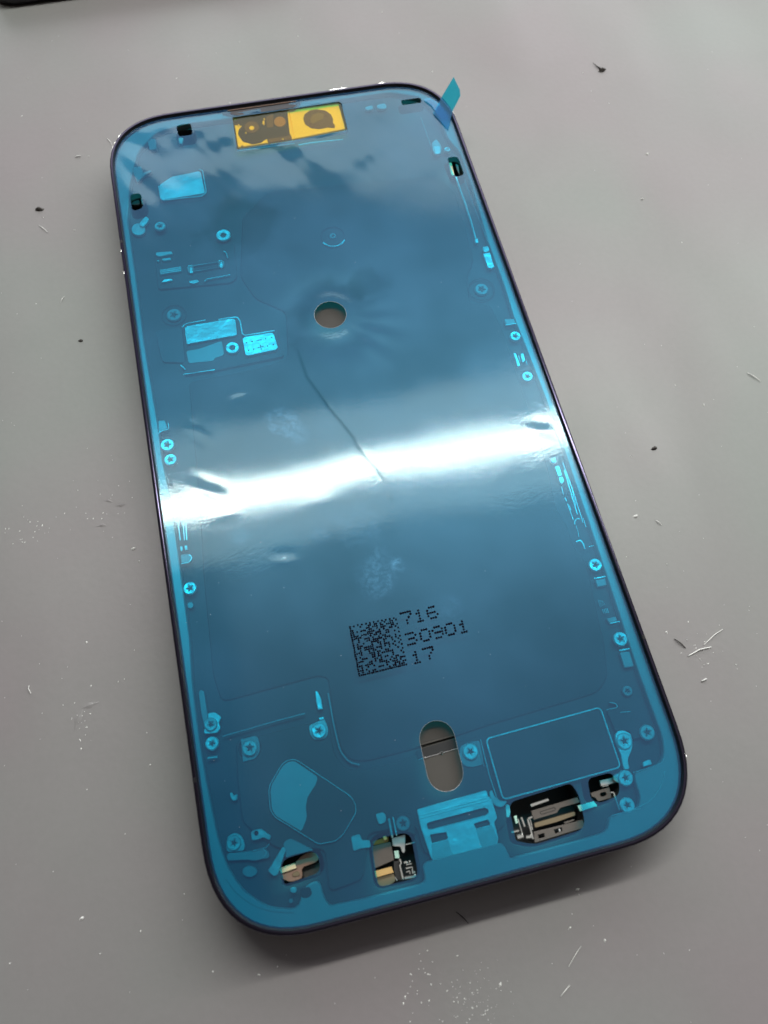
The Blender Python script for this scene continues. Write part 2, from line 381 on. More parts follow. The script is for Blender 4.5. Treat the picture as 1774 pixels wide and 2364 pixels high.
for px, py, ln in [(778, 204, 1.6), (795, 201, .6), (882, 187, .7), (262, 345, 1.1), (285, 312, .8), (276, 330, .4), (1051, 262, .9), (285, 577, .3), (284, 629, .35), (1568, 1750, .5)]:
    q, t, nn_ = on_rim(px, py, .12)
    tube('rim_scuff', [(*(q - t * ln), 8.38), (*(q - t * ln * .3 + nn_ * .05), 8.44), (*(q + t * ln * .4), 8.41), (*(q + t * ln), 8.37)], [.02, .05, .06, .02], M['silver'], phone, sides=5)

# film openings (photo pixels -> film plane)
cr1 = lambda p: crop(240, 170, .3012, p)
def h(px, r, z=ZF): return fil(ccw(PP(px, z)), r)
HX, HY = P(763, 726, ZF)
A = P(1010, 1706, ZF); B = P(1028, 1783, ZF)
def pill(A, B, r, n=12):
    a = Vector(A); b = Vector(B); t = (b - a).normalized(); nn = Vector((-t.y, t.x)); out = []
    for k in range(n + 1):
        an = math.pi * k / n; out.append(tuple(b + nn * math.cos(an) * r * -1 + t * math.sin(an) * r))
    for k in range(n + 1):
        an = math.pi * k / n; out.append(tuple(a + nn * math.cos(an) * r - t * math.sin(an) * r))
    return ccw(out)
holes = dict(
    centre=circ(HX, HY, 2.88, 40), pill=pill(A, B, 2.58),
    sq=h([(407, 290), (441, 285), (446, 312), (413, 316)], 0.8), left=h([(300, 450), (325, 445), (333, 480), (306, 488)], 1.0),
    tr=h([(926, 231), (971, 225), (974, 236), (929, 243)], 0.4), right=h([(1032, 364), (1057, 361), (1073, 404), (1051, 409)], 0.9),
    bl=h([(647, 1986), (730, 1961), (744, 2013), (657, 2042)], [0.4, 1.7, 1.5, 1.7]),
    mid=h([(857, 1938), (948, 1920), (967, 2026), (874, 2048)], [0.8, 1.2, 1.4, 1.8]),
    conn=h([(1174, 1853), (1318, 1808), (1336, 1834), (1354, 1912), (1234, 1950), (1191, 1941)], [.4, 2.0, 1.5, 1, .6, 1.2]),
    small=h([(1356, 1798), (1411, 1783), (1431, 1806), (1430, 1836), (1386, 1854), (1365, 1846)], [1.6, .7, .8, .8, .8, .9]),
    yellow=h([(537, 271), (667, 252), (783, 235), (789, 240), (803, 300), (681, 324), (548, 345)], .25),
)
cutouts = [holes[k] for k in ('sq', 'left', 'tr', 'right', 'bl', 'mid', 'conn', 'small')]
cutouts = [offset(hh, -0.5) for hh in cutouts]
cam_cut = h([(540, 268), (786, 233), (805, 303), (546, 347)], .8, 6.6)
cell = offset(outer, 0.8)
# floor tray with its cut-outs
plate('tray_floor', cell, 1.4, 6.15, M['tray'], phone, holes=cutouts + [cam_cut], c=0.12)
plate('back_panel', offset(outer, 0.85), 0.6, 1.5, M['black'], phone, c=0.0)

ledge_px = [(300, 425), (318, 350), (360, 305), (430, 285), (535, 272), (600, 262), (700, 245), (800, 226), (900, 212), (968, 222), (1010, 262), (1035, 320), (1062, 350), (1096, 450),
            (1128, 560), (1165, 660), (1186, 730), (1214, 800), (1249, 890), (1294, 1010), (1344, 1160), (1388, 1290), (1434, 1430), (1474, 1550), (1507, 1640),
            (1530, 1700), (1534, 1742), (1524, 1763), (1466, 1783), (1467, 1802), (1480, 1842), (1474, 1866), (1424, 1880), (1408, 1888), (1403, 1920),
            (1350, 1937), (1240, 1966), (1192, 1978), (1180, 1984), (1172, 1965), (1160, 1945), (1118, 1955), (985, 1990), (976, 2000), (985, 2038), (840, 2075), (760, 2092), (748, 2070),
            (738, 2030), (700, 2048), (690, 2100), (620, 2095), (562, 2058), (524, 2000), (502, 1930), (480, 1820), (464, 1730), (452, 1640), (443, 1560),
            (439, 1480), (428, 1400), (414, 1290), (399, 1190), (386, 1110), (374, 1060), (368, 1000), (351, 900), (331, 780), (319, 680), (306, 590), (294, 500)]
inner = fil(ccw(PP(ledge_px, 7.3)), 1.4, 3)
plate('ledge', cell, 5.9, 7.3, M['ledge'], phone, holes=[inner], c=0.14)

bay_px = [(462, 1180), (470, 1330), (492, 1560), (512, 1622), (735, 1561), (757, 1566), (770, 1650), (787, 1730), (812, 1758), (850, 1758), (965, 1728), (1060, 1698), (1120, 1678),
          (1380, 1600), (1404, 1566), (1396, 1482), (1384, 1437), (1356, 1301), (1324, 1262), (1309, 1211), (1282, 1169), (1268, 1090), (1236, 980), (1200, 880), (1160, 760),
          (1130, 700), (1085, 700), (1080, 640), (1095, 600), (1050, 440), (1010, 405), (620, 440), (560, 500), (555, 640), (590, 690), (660, 720), (665, 825), (600, 848), (436, 880)]
plate('battery_plate', fil(ccw(PP(bay_px, 6.42)), 1.2, 4), 6.1, 6.42, M['bay'], phone, c=0.16)
low_px = [(545, 1712), (700, 1672), (760, 1660), (772, 1740), (800, 1776), (850, 1778), (968, 1742), (1050, 1716), (1110, 1700), (1155, 1850), (1168, 1856), (1172, 1900), (1125, 1940),
          (980, 1975), (960, 1905), (850, 1925), (840, 2030), (760, 2060), (750, 1960), (640, 1960), (560, 1900), (548, 1800)]
plate('lower_plate', fil(ccw(PP(low_px, 6.65)), 1.0, 4), 6.1, 6.62, M['lower'], phone, c=0.15, holes=[offset(circ(*P(577, 1727, 6.6), 1.55), 0)])

Z1 = 6.95
def pl(name, px, z1, material, r=0.3, z0=None, c=0.06, holes=(), label=None):
    return plate(name, fil(ccw(PP(px, z1)), r, 4), z1 - 0.45 if z0 is None else z0, z1, material, phone, c=c, holes=holes, label=label)
c1 = lambda *p: crop(240, 170, .3012, p)
c4 = lambda *p: crop(240, 500, .3012, p)
c5 = lambda *p: crop(900, 600, .3012, p)
c6 = lambda *p: crop(300, 950, .3012, p)
c7 = lambda *p: crop(1050, 1000, .3012, p)
cA = lambda *p: crop(400, 1500, .3012, p)
cB = lambda *p: crop(440, 1850, .2410, p)
cC = lambda *p: crop(780, 1780, .2410, p)
cD = lambda *p: crop(1130, 1600, .3012, p)
cE = lambda *p: crop(1350, 1380, .2260, p)
cF = lambda *p: crop(250, 350, .1356, p)
cG = lambda *p: crop(340, 580, .1325, p)
c3 = lambda *p: crop(800, 170, .3012, p)
cH = lambda *p: crop(1150, 1800, .1928, p)
cI = lambda *p: crop(840, 1920, .0964, p)
cJ = lambda *p: crop(530, 230, .1807, p)

# --- upper left corner
pl('shield_plate', [(368, 427), (395, 408), (463, 394), (474, 446), (372, 462)], Z1, M['steel'], 0.6)
lip('plate_edge', [(367, 430), (372, 463), (468, 453), (477, 444), (468, 393), (460, 391)], Z1 + .02, 0.10, M['steel'], phone, 0.8)
pl('spring_tab', cF((640, 1090), (705, 1150), (600, 1285), (515, 1240)), 7.35, M['steel'], 0.5)
pl('tab_disc', [(320 + 16 * math.cos(a / 3), 529 + 14 * math.sin(a / 3)) for a in range(19)], 6.9, M['satin'], 0)
pl('frame_clip', cF((400, 260), (560, 250), (600, 360), (720, 310), (745, 335), (620, 400), (560, 460), (500, 520), (440, 400)), 7.1, M['dim'], 0.2)
pl('corner_clip', c1((330, 490), (400, 500), (405, 580), (350, 585)), 7.0, M['dim'], 0.4)
pl('corner_clip', c1((570, 490), (610, 490), (600, 540), (575, 535)), 7.0, M['dim'], 0.3)
# --- connector field
pl('connector_board', [(356, 580), (540, 556), (548, 640), (535, 652), (366, 668)], 6.55, M['tray'], 0.6, label='darker board behind the connectors')
pl('ground_pad', cG((150, 20), (420, 0), (450, 45), (200, 95), (155, 70)), Z1, M['satin'], 0.3)
pl('ground_pad', cG((250, 130), (410, 110), (415, 150), (275, 168)), Z1, M['satin'], 0.2)
pl('ground_pad', cG((170, 158), (210, 158), (210, 175), (172, 176)), Z1, M['steel'], 0.1)
pl('ground_pad', cG((240, 545), (300, 488), (430, 478), (452, 508)), Z1, M['steel'], 0.3)
pl('ground_pad', cG((720, 520), (880, 488), (912, 530), (820, 572), (750, 560)), Z1, M['satin'], 0.3)
lip('shield_lip', cG((1000, 530), (1040, 492), (1450, 415)), Z1, 0.16, M['satin'], phone, 0.4)
lip('shield_lip', cG((1335, 0), (1380, 30), (1402, 115)), Z1, 0.13, M['satin'], phone, 0.4)
def board_connector(quad, rows, pins, both=True):
    q = PP(quad, Z1); o = plate('board_connector', fil(ccw(q), .2), 6.4, Z1, M['dim'], phone, c=.05)
    V = []; Fc = []
    for r in range(rows):
        t = (r + 0.5) / rows
        for k in range(pins):
            s = 0.05 + 0.9 * k / (pins - 1)
            x = (q[0][0] * (1 - s) + q[1][0] * s) * (1 - t) + (q[3][0] * (1 - s) + q[2][0] * s) * t
            y = (q[0][1] * (1 - s) + q[1][1] * s) * (1 - t) + (q[3][1] * (1 - s) + q[2][1] * s) * t
            b = len(V); a = 0.07
            V += [(x - a, y - a, Z1 - .02), (x + a, y - a, Z1 - .02), (x + a, y + a, Z1 - .02), (x - a, y + a, Z1 - .02), (x - a, y - a, Z1 + .07), (x + a, y - a, Z1 + .07), (x + a, y + a, Z1 + .07), (x - a, y + a, Z1 + .07)]
            Fc += [(b + 4, b + 5, b + 6, b + 7), (b, b + 1, b + 5, b + 4), (b + 1, b + 2, b + 6, b + 5), (b + 2, b + 3, b + 7, b + 6), (b + 3, b, b + 4, b + 7)]
    link('contact_pins', V, Fc, M['steel'], o); return o
board_connector(cG((215, 325), (595, 262), (602, 350), (228, 410)), 3, 16)
o = plate('socket_connector', fil(ccw(PP(cG((695, 250), (1340, 160), (1352, 262), (712, 375)), Z1)), .3), 6.4, Z1, M['dim'], phone, c=.08,
          holes=[fil(ccw(PP(cG((800, 260), (1240, 190), (1245, 270), (810, 340)), Z1)), .2)])
for q in (cG((712, 250), (780, 235), (785, 250), (715, 268)), cG((752, 275), (770, 275), (805, 375), (745, 380)), cG((1245, 155), (1308, 150), (1308, 168), (1248, 172)), cG((1280, 185), (1300, 185), (1325, 270), (1290, 297), (1268, 262))):
    plate('retention_clip', ccw(PP(q, 7.05)), 6.8, 7.05, M['steel'], o, c=.03)
# --- battery connector
pl('dark_flex', c4((395, 880), (600, 845), (625, 1120), (450, 1115), (420, 1000)), 6.5, M['dark'], 0.6)
pl('label_plate', c4((625, 850), (640, 838), (985, 778), (1008, 790), (1020, 905), (640, 975)), 7.15, M['satin'], 0.5)
lip('plate_edge', c4((600, 848), (632, 820), (780, 793)), 7.1, 0.10, M['steel'], phone, .5)
lip('plate_edge', c4((640, 975), (1018, 907), (1005, 795)), 7.16, 0.09, M['steel'], phone, .3)
lip('plate_edge', c4((625, 852), (640, 975)), 7.16, 0.08, M['steel'], phone, .3)
lip('plate_edge', c4((880, 790), (960, 777), (1025, 770), (1045, 800), (1063, 900), (1082, 912), (1310, 875)), 7.1, 0.13, M['steel'], phone, .5)
pl('connector_cover', c4((630, 1030), (740, 1010), (905, 950), (925, 1060), (850, 1085), (845, 1105), (650, 1125)), 6.8, M['dim'], .5)
pl('module_base', c4((620, 1215), (600, 1120), (640, 1100), (640, 960), (1060, 905), (1330, 880), (1380, 1070), (850, 1180)), 6.68, M['tray'], .5)
lip('plate_edge', c4((612, 1210), (850, 1174)), 6.8, 0.08, M['steel'], phone)
lip('plate_edge', c4((590, 1138), (625, 1172)), 6.9, 0.14, M['satin'], phone)
q = c4((1063, 932), (1080, 922), (1285, 888), (1303, 897), (1335, 1003), (1318, 1020), (1100, 1066), (1085, 1055))
ct = plate('contact_pad', fil(ccw(PP(q, 7.3)), .25), 6.7, 7.3, M['steel'], phone, c=.06)
for (x, y) in [(1095, 967), (1137, 958), (1240, 935), (1288, 925), (1110, 1026), (1150, 1015), (1255, 992), (1300, 982)]:
    (px, py), = c4((x, y)); X, Y = P(px, py, 7.32); plate('contact_dot', circ(X, Y, .15, 8), 7.29, 7.33, M['dark'], ct, c=0)
def sign(px0, px1, wd):
    a = Vector(P(*px0, 7.32)); b = Vector(P(*px1, 7.32)); t = (b - a).normalized(); nn = Vector((-t.y, t.x)) * wd
    return ccw([tuple(a + nn), tuple(b + nn), tuple(b - nn), tuple(a - nn)])
g = c4((1170, 951), (1210, 943), (1178, 1005), (1226, 995), (1199, 980), (1208, 1020))
plate('minus_sign', sign(g[0], g[1], .06), 7.29, 7.33, M['dark'], ct, c=0)
plate('plus_sign', sign(g[2], g[3], .07), 7.29, 7.33, M['dark'], ct, c=0)
plate('plus_sign', sign(g[4], g[5], .07), 7.29, 7.334, M['dark'], ct, c=0)
# --- left ledge
pl('frame_tab', c6((218, 72), (268, 66), (290, 130), (250, 140), (222, 155)), 7.36, M['ledge'], .2)
lip('frame_lip', c6((295, 90), (302, 135), (250, 145), (222, 165), (218, 190), (240, 350)), 7.2, .07, M['steel'], phone, .4)
for a in [((368, 830), (388, 985)), ((405, 800), (420, 985)), ((425, 800), (438, 985))]:
    lip('contact_rail', c6(*a), 7.0, .09, M['steel'], phone)
for a in [((385, 1035), (400, 1030), (405, 1065), (390, 1070)), ((418, 1028), (440, 1024), (442, 1060), (424, 1064))]:
    pl('clip_pad', c6(*a), 7.0, M['satin'], .1)
pl('frame_tab', c6((388, 1097), (455, 1090), (478, 1115), (475, 1140), (455, 1160), (396, 1168)), 7.0, M['dim'], .4)
lip('frame_lip', c6((455, 1095), (480, 1120), (455, 1158), (396, 1167)), 7.02, .08, M['steel'], phone, .4)
pl('rivet', [(440 + 7.5 * math.cos(a / 2), 1397 + 7.5 * math.sin(a / 2)) for a in range(12)], 7.0, M['dim'], 0)
# --- right side
pl('frame_clip', c3((655, 530), (690, 500), (715, 530), (730, 560), (725, 610), (680, 618), (660, 580)), 7.3, M['satin'], .3)
pl('frame_clip', c3((672, 555), (722, 555), (720, 612), (682, 618)), 7.36, M['steel'], .15)
pl('solder_pad', c3((140, 255), (200, 240), (208, 270), (150, 280)), 7.1, M['satin'], .4)
pl('solder_pad', c3((232, 240), (290, 225), (312, 245), (300, 270), (240, 268)), 7.1, M['satin'], .4)
lip('frame_lip', c3((570, 335), (605, 430), (650, 560)), 7.2, .05, M['satin'], phone)
lip('antenna_rail', c3((840, 795), (905, 980), (960, 1150), (992, 1270)), 7.1, .2, M['satin'], phone, .5)
pl('rail_end', c3((985, 1262), (1010, 1262), (1012, 1295), (990, 1298)), 7.15, M['steel'], .2)
lip('antenna_rail', c3((905, 810), (970, 1000), (1090, 1300)), 7.2, .06, M['dim'], phone, .5)
pl('spring_contact', c3((1042, 1328), (1088, 1320), (1098, 1360), (1055, 1372)), 7.2, M['satin'], .3)
pl('spring_contact', c3((1048, 1378), (1102, 1370), (1135, 1482), (1110, 1492), (1085, 1486)), 7.2, M['steel'], .15)
pl('clip_pad', c5((880, 452), (960, 452), (970, 488), (890, 500)), 7.0, M['dim'], .2)
lip('clip_bar', c5((890, 500), (970, 489)), 7.05, .10, M['steel'], phone)
pl('spring_contact', c5((948, 712), (968, 714), (1002, 808), (982, 816)), 7.1, M['steel'], .08)
pl('spring_contact', c5((1003, 720), (1025, 714), (1040, 770), (1018, 782)), 7.1, M['steel'], .08)
lip('clip_bar', c5((988, 735), (1000, 775)), 7.0, .08, M['satin'], phone)
lip('clip_bar', c5((1045, 775), (1055, 805)), 7.0, .08, M['satin'], phone)
pl('rivet', [(1279 + 6 * math.cos(a / 2), 1062 + 6 * math.sin(a / 2)) for a in range(12)], 7.1, M['steel'], 0)
pl('spring_contact', c7((768, 256), (800, 248), (826, 325), (795, 333)), 7.2, M['steel'], .15)
pl('spring_contact', c7((796, 338), (828, 331), (842, 368), (822, 388), (808, 380)), 7.2, M['steel'], .15)
for a, r_ in [(((828, 225), (900, 420), (985, 688)), .07), (((840, 285), (940, 622)), .10), (((850, 300), (900, 430), (930, 560)), .05), (((820, 412), (835, 470)), .05), (((845, 495), (858, 520)), .09), (((865, 540), (910, 665)), .06), (((880, 555), (892, 590)), .05), (((985, 650), (1008, 720)), .05)]:
    lip('contact_rail', c7(*a), 7.05, r_, M['steel'], phone)
lip('hook', c7((920, 700), (922, 670), (940, 655), (958, 658)), 7.1, .12, M['satin'], phone, .4)
lip('hook', c7((930, 710), (945, 750), (952, 795)), 7.0, .06, M['satin'], phone, .3)
lip('hook', c7((930, 832), (965, 820), (982, 840), (998, 888)), 7.1, .12, M['steel'], phone, .4)
lip('clip_bar', c7((1030, 870), (1066, 862)), 7.1, .08, M['steel'], phone)
lip('clip_bar', c7((1068, 1115), (1155, 1099)), 7.15, .13, M['steel'], phone)
pl('clip_pad', c7((1080, 1125), (1155, 1112), (1165, 1165), (1095, 1178)), 6.9, M['dim'], .1)
for k in range(5):
    lip('contact_rail', c7((1098 + 8 * k, 1275 + 2 * k), (1116 + 9 * k, 1335 - 5 * k)), 6.9, .05, M['dim'], phone)
for k in range(4):
    lip('contact_rail', c7((1132 + 12 * k, 1350 - 3 * k), (1144 + 12 * k, 1382 - 2 * k)), 6.9, .06, M['satin'], phone)
pl('clip_pad', c7((1165, 1420), (1235, 1405), (1250, 1440), (1185, 1455)), 6.9, M['dim'], .1)
lip('clip_bar', c7((1190, 1459), (1266, 1443)), 7.15, .12, M['steel'], phone)
lip('clip_bar', cE((352, 540), (455, 520)), 7.15, .14, M['steel'], phone)
pl('clip_pad', cE((360, 560), (460, 545), (505, 700), (410, 715)), 7.0, M['ledge'], .2)
pl('frame_tab', cE((225, 1150), (330, 1120), (325, 1085), (250, 1075), (260, 1070), (340, 1075), (360, 1160), (460, 1165), (600, 1290), (580, 1420), (500, 1450), (460, 1360), (320, 1370)), 6.85, M['tray'], .3)
lip('frame_lip', cE((225, 1145), (338, 1120), (322, 1080), (255, 1068)), 6.95, .07, M['satin'], phone, .3)
lip('frame_lip', cE((365, 1172), (465, 1162)), 6.95, .07, M['satin'], phone, .3)
# --- speaker plate
sp = [(1122, 1706), (1386, 1633), (1433, 1771), (1162, 1846)]
pl('speaker_plate', [(1124, 1708), (1384, 1636), (1430, 1769), (1164, 1843)], 6.9, M['lower'], .5)
loop = fil(PP(sp, 7.0), .7); tube('speaker_rim', [(x, y, 7.0) for x, y in loop], .13, M['steel'], phone, closed=True)
lip('shield_lip', [(1110, 1708), (1130, 1790), (1150, 1850)], 6.9, .09, M['satin'], phone)
lip('shield_lip', [(1100, 1712), (1118, 1770)], 6.9, .08, M['dim'], phone)
pl('solder_blob', cD((0, 760), (20, 740), (45, 800), (95, 830), (140, 825), (125, 855), (85, 880), (40, 860), (10, 810)), 7.1, M['satin'], .4)
# keyhole bracket under two screws
pl('keyhole_bracket', cE((312, 1400), (340, 1360), (400, 1352), (470, 1385), (492, 1450), (490, 1520), (475, 1570), (445, 1640), (445, 1690), (462, 1750), (405, 1755), (385, 1680), (372, 1600), (345, 1540), (315, 1470)), 7.0, M['steel'], .3)
pl('small_pad', cE((596, 1680), (625, 1664), (672, 1650), (690, 1700), (650, 1712), (600, 1725)), 7.35, M['steel'], .2)
pl('screw_plate', cE((290, 1815), (350, 1790), (370, 1900), (300, 1870)), 7.0, M['satin'], .3)
lip('frame_lip', cE((498, 1785), (640, 1745), (790, 1690), (808, 1640)), 7.35, .08, M['satin'], phone, .6)
lip('frame_lip', cE((820, 1770), (790, 1900), (720, 2020), (650, 2090), (590, 2120), (480, 2170)), 7.35, .07, M['satin'], phone, .6)
lip('frame_lip', cD((940, 940), (1050, 910), (1160, 885)), 7.35, .08, M['satin'], phone, .6)
# screw lugs bottom
pl('screw_lug', [(1064, 1720), (1108, 1708), (1118, 1765), (1090, 1772), (1070, 1768), (1060, 1745)], 6.85, M['dim'], .6)
pl('screw_lug', cA((518, 685), (645, 655), (665, 720), (665, 790), (620, 840), (535, 862)), 6.85, M['dim'], [.1, .2, .5, .9, .9, .1])
pl('screw_lug', cA((1040, 580), (1120, 545), (1150, 510), (1175, 560), (1190, 620), (1180, 670), (1130, 695), (1080, 690), (1050, 650)), 6.85, M['satin'], .4)
pl('screw_plate', cA((268, 485), (320, 478), (370, 515), (350, 560), (365, 600), (340, 635), (240, 645), (235, 620), (270, 560)), 7.0, M['steel'], .25)
pl('flex_strip', cA((195, 325), (212, 305), (238, 318), (262, 480), (270, 560), (240, 600), (215, 480)), 6.95, M['dim'], .3, label='greenish flex strip')
pl('spring_contact', cA((1090, 315), (1108, 318), (1135, 375), (1148, 455), (1110, 460), (1098, 400)), 7.05, M['steel'], .12)
pl('spring_contact', cA((1118, 520), (1155, 513), (1158, 532), (1122, 540)), 7.1, M['steel'], .1)
lip('clip_bar', cA((267, 832), (340, 820)), 7.05, .2, M['satin'], phone)
lip('bay_edge', [(515, 1700), (640, 1664), (705, 1647)], 6.95, .12, M['dim'], phone)
lip('bay_edge', [(758, 1600), (772, 1680), (786, 1735), (806, 1760), (830, 1766)], 6.7, .14, M['dim'], phone, 1.5)
pl('camera_contact', cA((435, 1100), (448, 1090), (465, 1120), (492, 1105), (492, 1150), (460, 1160), (440, 1130)), 7.0, M['satin'], .2)
# rounded hexagon plate, lighter sheet on its left half imitates a reflection
hexa = cA((870, 848), (930, 840), (965, 856), (1360, 1122), (1398, 1180), (1402, 1250), (1300, 1422), (1240, 1468), (1115, 1490), (780, 1282), (746, 1232), (733, 1080), (745, 1030), (830, 885))
pl('haptic_plate', hexa, 6.95, M['lower'], .5, c=.1)
pl('plate_glare_sheet', cA((875, 862), (930, 852), (1110, 975), (1095, 1030), (1030, 1130), (1018, 1200), (1025, 1290), (985, 1392), (790, 1275), (758, 1228), (745, 1080), (758, 1030), (838, 895)), 7.0, M['plate_glare'], .4, z0=6.9, c=.02)
loop = fil(PP(hexa, 7.0), .5)
tube('plate_rim', [(x, y, 6.98) for x, y in loop], .07, M['satin'], phone, closed=True)
# bottom left bits
pl('screw_plate', cB((340, 400), (360, 330), (430, 297), (490, 330), (520, 400), (520, 470), (350, 490)), 6.95, M['satin'], .5)
pl('bracket_arm', cB((345, 530), (360, 495), (530, 480), (600, 470), (700, 450), (750, 480), (757, 540), (620, 570), (540, 560), (360, 570)), 6.85, M['dim'], .4)
lip('plate_edge', cB((600, 472), (720, 445), (755, 405)), 7.0, .06, M['satin'], phone)
lip('plate_edge', cB((700, 455), (735, 490), (700, 540)), 6.95, .06, M['satin'], phone, .4)
pl('bracket_arm', cB((578, 300), (600, 278), (672, 260), (775, 332), (757, 375), (700, 345), (655, 365), (590, 375)), 7.0, M['satin'], .2, label='small angular bracket', holes=[circ(*P(*cB((630, 305))[0], 7.0), .32, 12)])
pl('folded_strap', cB((742, 665), (885, 430), (918, 462), (870, 600), (835, 705), (795, 715)), 7.3, M['satin'], .2)
pl('folded_strap', cB((885, 425), (905, 380), (955, 355), (1010, 378), (1150, 450), (1180, 468), (1000, 512), (905, 545), (918, 465)), 7.1, M['dim'], .4)
pl('microphone_cap', [(577 + 17 * math.cos(a / 4), 2012 + 13 * math.sin(a / 4)) for a in range(25)], 6.7, M['dim'], 0)
pl('microphone_cap', [(678 + 8 * math.cos(a / 2), 2055 + 7 * math.sin(a / 2)) for a in range(12)], 7.42, M['satin'], 0)
pl('sealing_plug', [(672 + 5 * math.cos(a / 2), 2080 + 5 * math.sin(a / 2)) for a in range(12)], 7.4, M['dim'], 0)
pl('slot_pad', [(692, 2052), (716, 2046), (722, 2064), (712, 2074), (697, 2074)], 7.34, M['dark'], .4)
lip('frame_lip', [(522, 2030), (545, 2062), (580, 2088), (625, 2105), (680, 2108)], 7.33, .06, M['dim'], phone, 2)
# middle bottom
pl('ground_pad', cC((362, 412), (440, 393), (465, 430), (462, 490), (400, 515), (378, 470)), 6.95, M['satin'], .3)
pl('adhesive_pad', cC((125, 630), (210, 600), (235, 665), (310, 660), (320, 730), (215, 745), (150, 770)), 6.9, M['satin'], .3)
lip('contact_rail', cC((490, 455), (525, 640)), 7.0, .18, M['satin'], phone)
lip('contact_rail', cC((530, 440), (565, 620)), 7.0, .10, M['steel'], phone)
pl('screw_lug', cC((520, 430), (600, 395), (690, 400), (735, 450), (745, 620), (680, 580), (560, 600)), 6.85, M['lower'], .6)
# charging-port shield plate
sh = cC((758, 368), (1425, 182), (1445, 250), (1475, 270), (1530, 450), (1500, 490), (1540, 640), (1530, 700), (1395, 755), (1330, 780), (1300, 775), (1150, 835), (1100, 850), (1000, 870), (930, 878), (890, 820), (790, 520), (775, 440))
slot = cC((850, 500), (880, 485), (1410, 345), (1445, 365), (1450, 400), (1420, 425), (900, 562), (862, 560))
w1 = cC((885, 610), (1040, 585), (1055, 640), (1048, 655), (905, 690)); w2 = cC((1305, 505), (1440, 465), (1460, 500), (1462, 515), (1325, 552))
zs = 7.12
shp = plate('port_shield', fil(ccw(PP(sh, zs)), .3), 6.7, zs, M['steel'], phone, c=.06,
      holes=[fil(ccw(PP(slot, zs)), .5), fil(ccw(PP(w1, zs)), .1), fil(ccw(PP(w2, zs)), .1)])
for a in (((778, 428), (1455, 250)), ((785, 455), (1462, 275))):
    p = PP(cC(*a), zs); tube('fold_line', [(x, y, zs + .02) for x, y in p], .09, M['steel'], shp)
loop = fil(PP(slot, zs), .5); tube('slot_rim', [(x, y, zs + .02) for x, y in loop], .06, M['steel'], shp, closed=True)
def texture_rows(x0, y0, dx, dy, ex, ey, rows):
    V = []; Fc = []
    for r in range(rows):
        for k in range(9):
            if random.random() < .25: continue
            (px, py), = cC((x0 + dx * k / 9 + ex * r / rows, y0 + dy * k / 9 + ey * r / rows)); X, Y = P(px, py, zs); b = len(V); a = .09
            z = zs + .02 + .05 * random.random()
            V += [(X - a * 1.6, Y - a * .5, zs - .01), (X + a * 1.6, Y - a * .1, zs - .01), (X + a * 1.6, Y + a * .7, z), (X - a * 1.6, Y + a * .4, z)]; Fc += [(b, b + 1, b + 2, b + 3)]
    link('laser_texture', V, Fc, M['silver'], shp)
texture_rows(910, 690, 150, -40, 25, 90, 6); texture_rows(1330, 560, 150, -40, 25, 70, 5)
pl('adhesive_pad', cC((900, 700), (1060, 660), (1085, 760), (1135, 830), (1000, 865), (935, 870), (905, 820)), zs + .05, M['satin'], .2, z0=zs, c=.02)
pl('adhesive_pad', cC((1328, 560), (1480, 520), (1530, 640), (1520, 700), (1395, 750), (1370, 700)), zs + .05, M['satin'], .2, z0=zs, c=.02)

# ---- what shows in the openings
def pz(name, px, z, material, r=.15, t=.5, c=.05, holes=()):
    return plate(name, fil(ccw(PP(px, z)), r, 3), z - t, z, material, phone, c=c, holes=holes)
# bottom-left opening
pz('flex_bracket', cB((1055, 530), (1110, 492), (1170, 482), (1215, 505), (1235, 550), (1205, 585), (1068, 635), (1075, 738), (960, 775), (880, 745), (860, 690), (1010, 640), (1000, 588)), 5.6, M['copper'], .4)
pz('gold_finger', cB((845, 640), (998, 590), (1018, 640), (870, 692)), 6.0, M['cream'], .1, t=.3)
pz('flex_screw_pad', cB((975, 690), (1020, 665), (1050, 680), (1045, 715), (985, 725)), 5.75, M['bronze'], .3, t=.3)
pz('cavity_floor', cB((1070, 640), (1240, 580), (1245, 700), (1085, 745)), 4.4, M['lower'], .2)
# centre opening: brown plate, gold bar, silver spring parts
pz('module_cover', cI((190, 350), (650, 240), (735, 680), (255, 890)), 5.4, M['brown'], .2)
pz('amber_strip', cI((200, 230), (600, 120), (590, 250), (230, 335)), 5.2, M['orange'], .2)
pz('solder_joint', cI((460, 120), (500, 85), (550, 110), (565, 170), (525, 220), (475, 200)), 5.5, M['gold'], .2)
pz('gold_finger', cI((258, 945), (670, 835), (722, 985), (290, 1105)), 5.9, M['gold'], .08, t=.4)
pz('curved_sleeve', cI((290, 1105), (730, 995), (770, 1180), (640, 1280), (430, 1320), (330, 1250)), 5.1, M['bronze'], .3)
pz('spring_bracket', cI((670, 160), (1000, 60), (990, 480), (960, 520), (915, 480), (880, 360), (700, 350)), 5.7, M['satin'], .15, t=.3)
pz('mint_chip', cI((728, 460), (830, 448), (862, 640), (752, 642)), 5.6, M['mint'], .08, t=.3)
pz('latch', cI((720, 700), (860, 670), (900, 760), (860, 830), (960, 1150), (820, 1170), (730, 980)), 5.0, M['dark'], .1)
for a, r_ in [(((860, 650), (900, 750), (865, 800), (900, 950), (945, 1140)), .22), (((1000, 310), (1240, 250)), .13), (((750, 1085), (800, 1170)), .12), (((1020, 790), (1150, 765)), .14), (((1010, 880), (1160, 845), (1175, 1000)), .2), (((1020, 970), (1100, 935), (1110, 1010)), .16), (((980, 1110), (1180, 1080), (1250, 1040)), .3)]:
    p = PP(cI(*a), 5.9); tube('spring_wire', [(x, y, 5.9) for x, y in p], r_ * .8, M['silver'], phone)
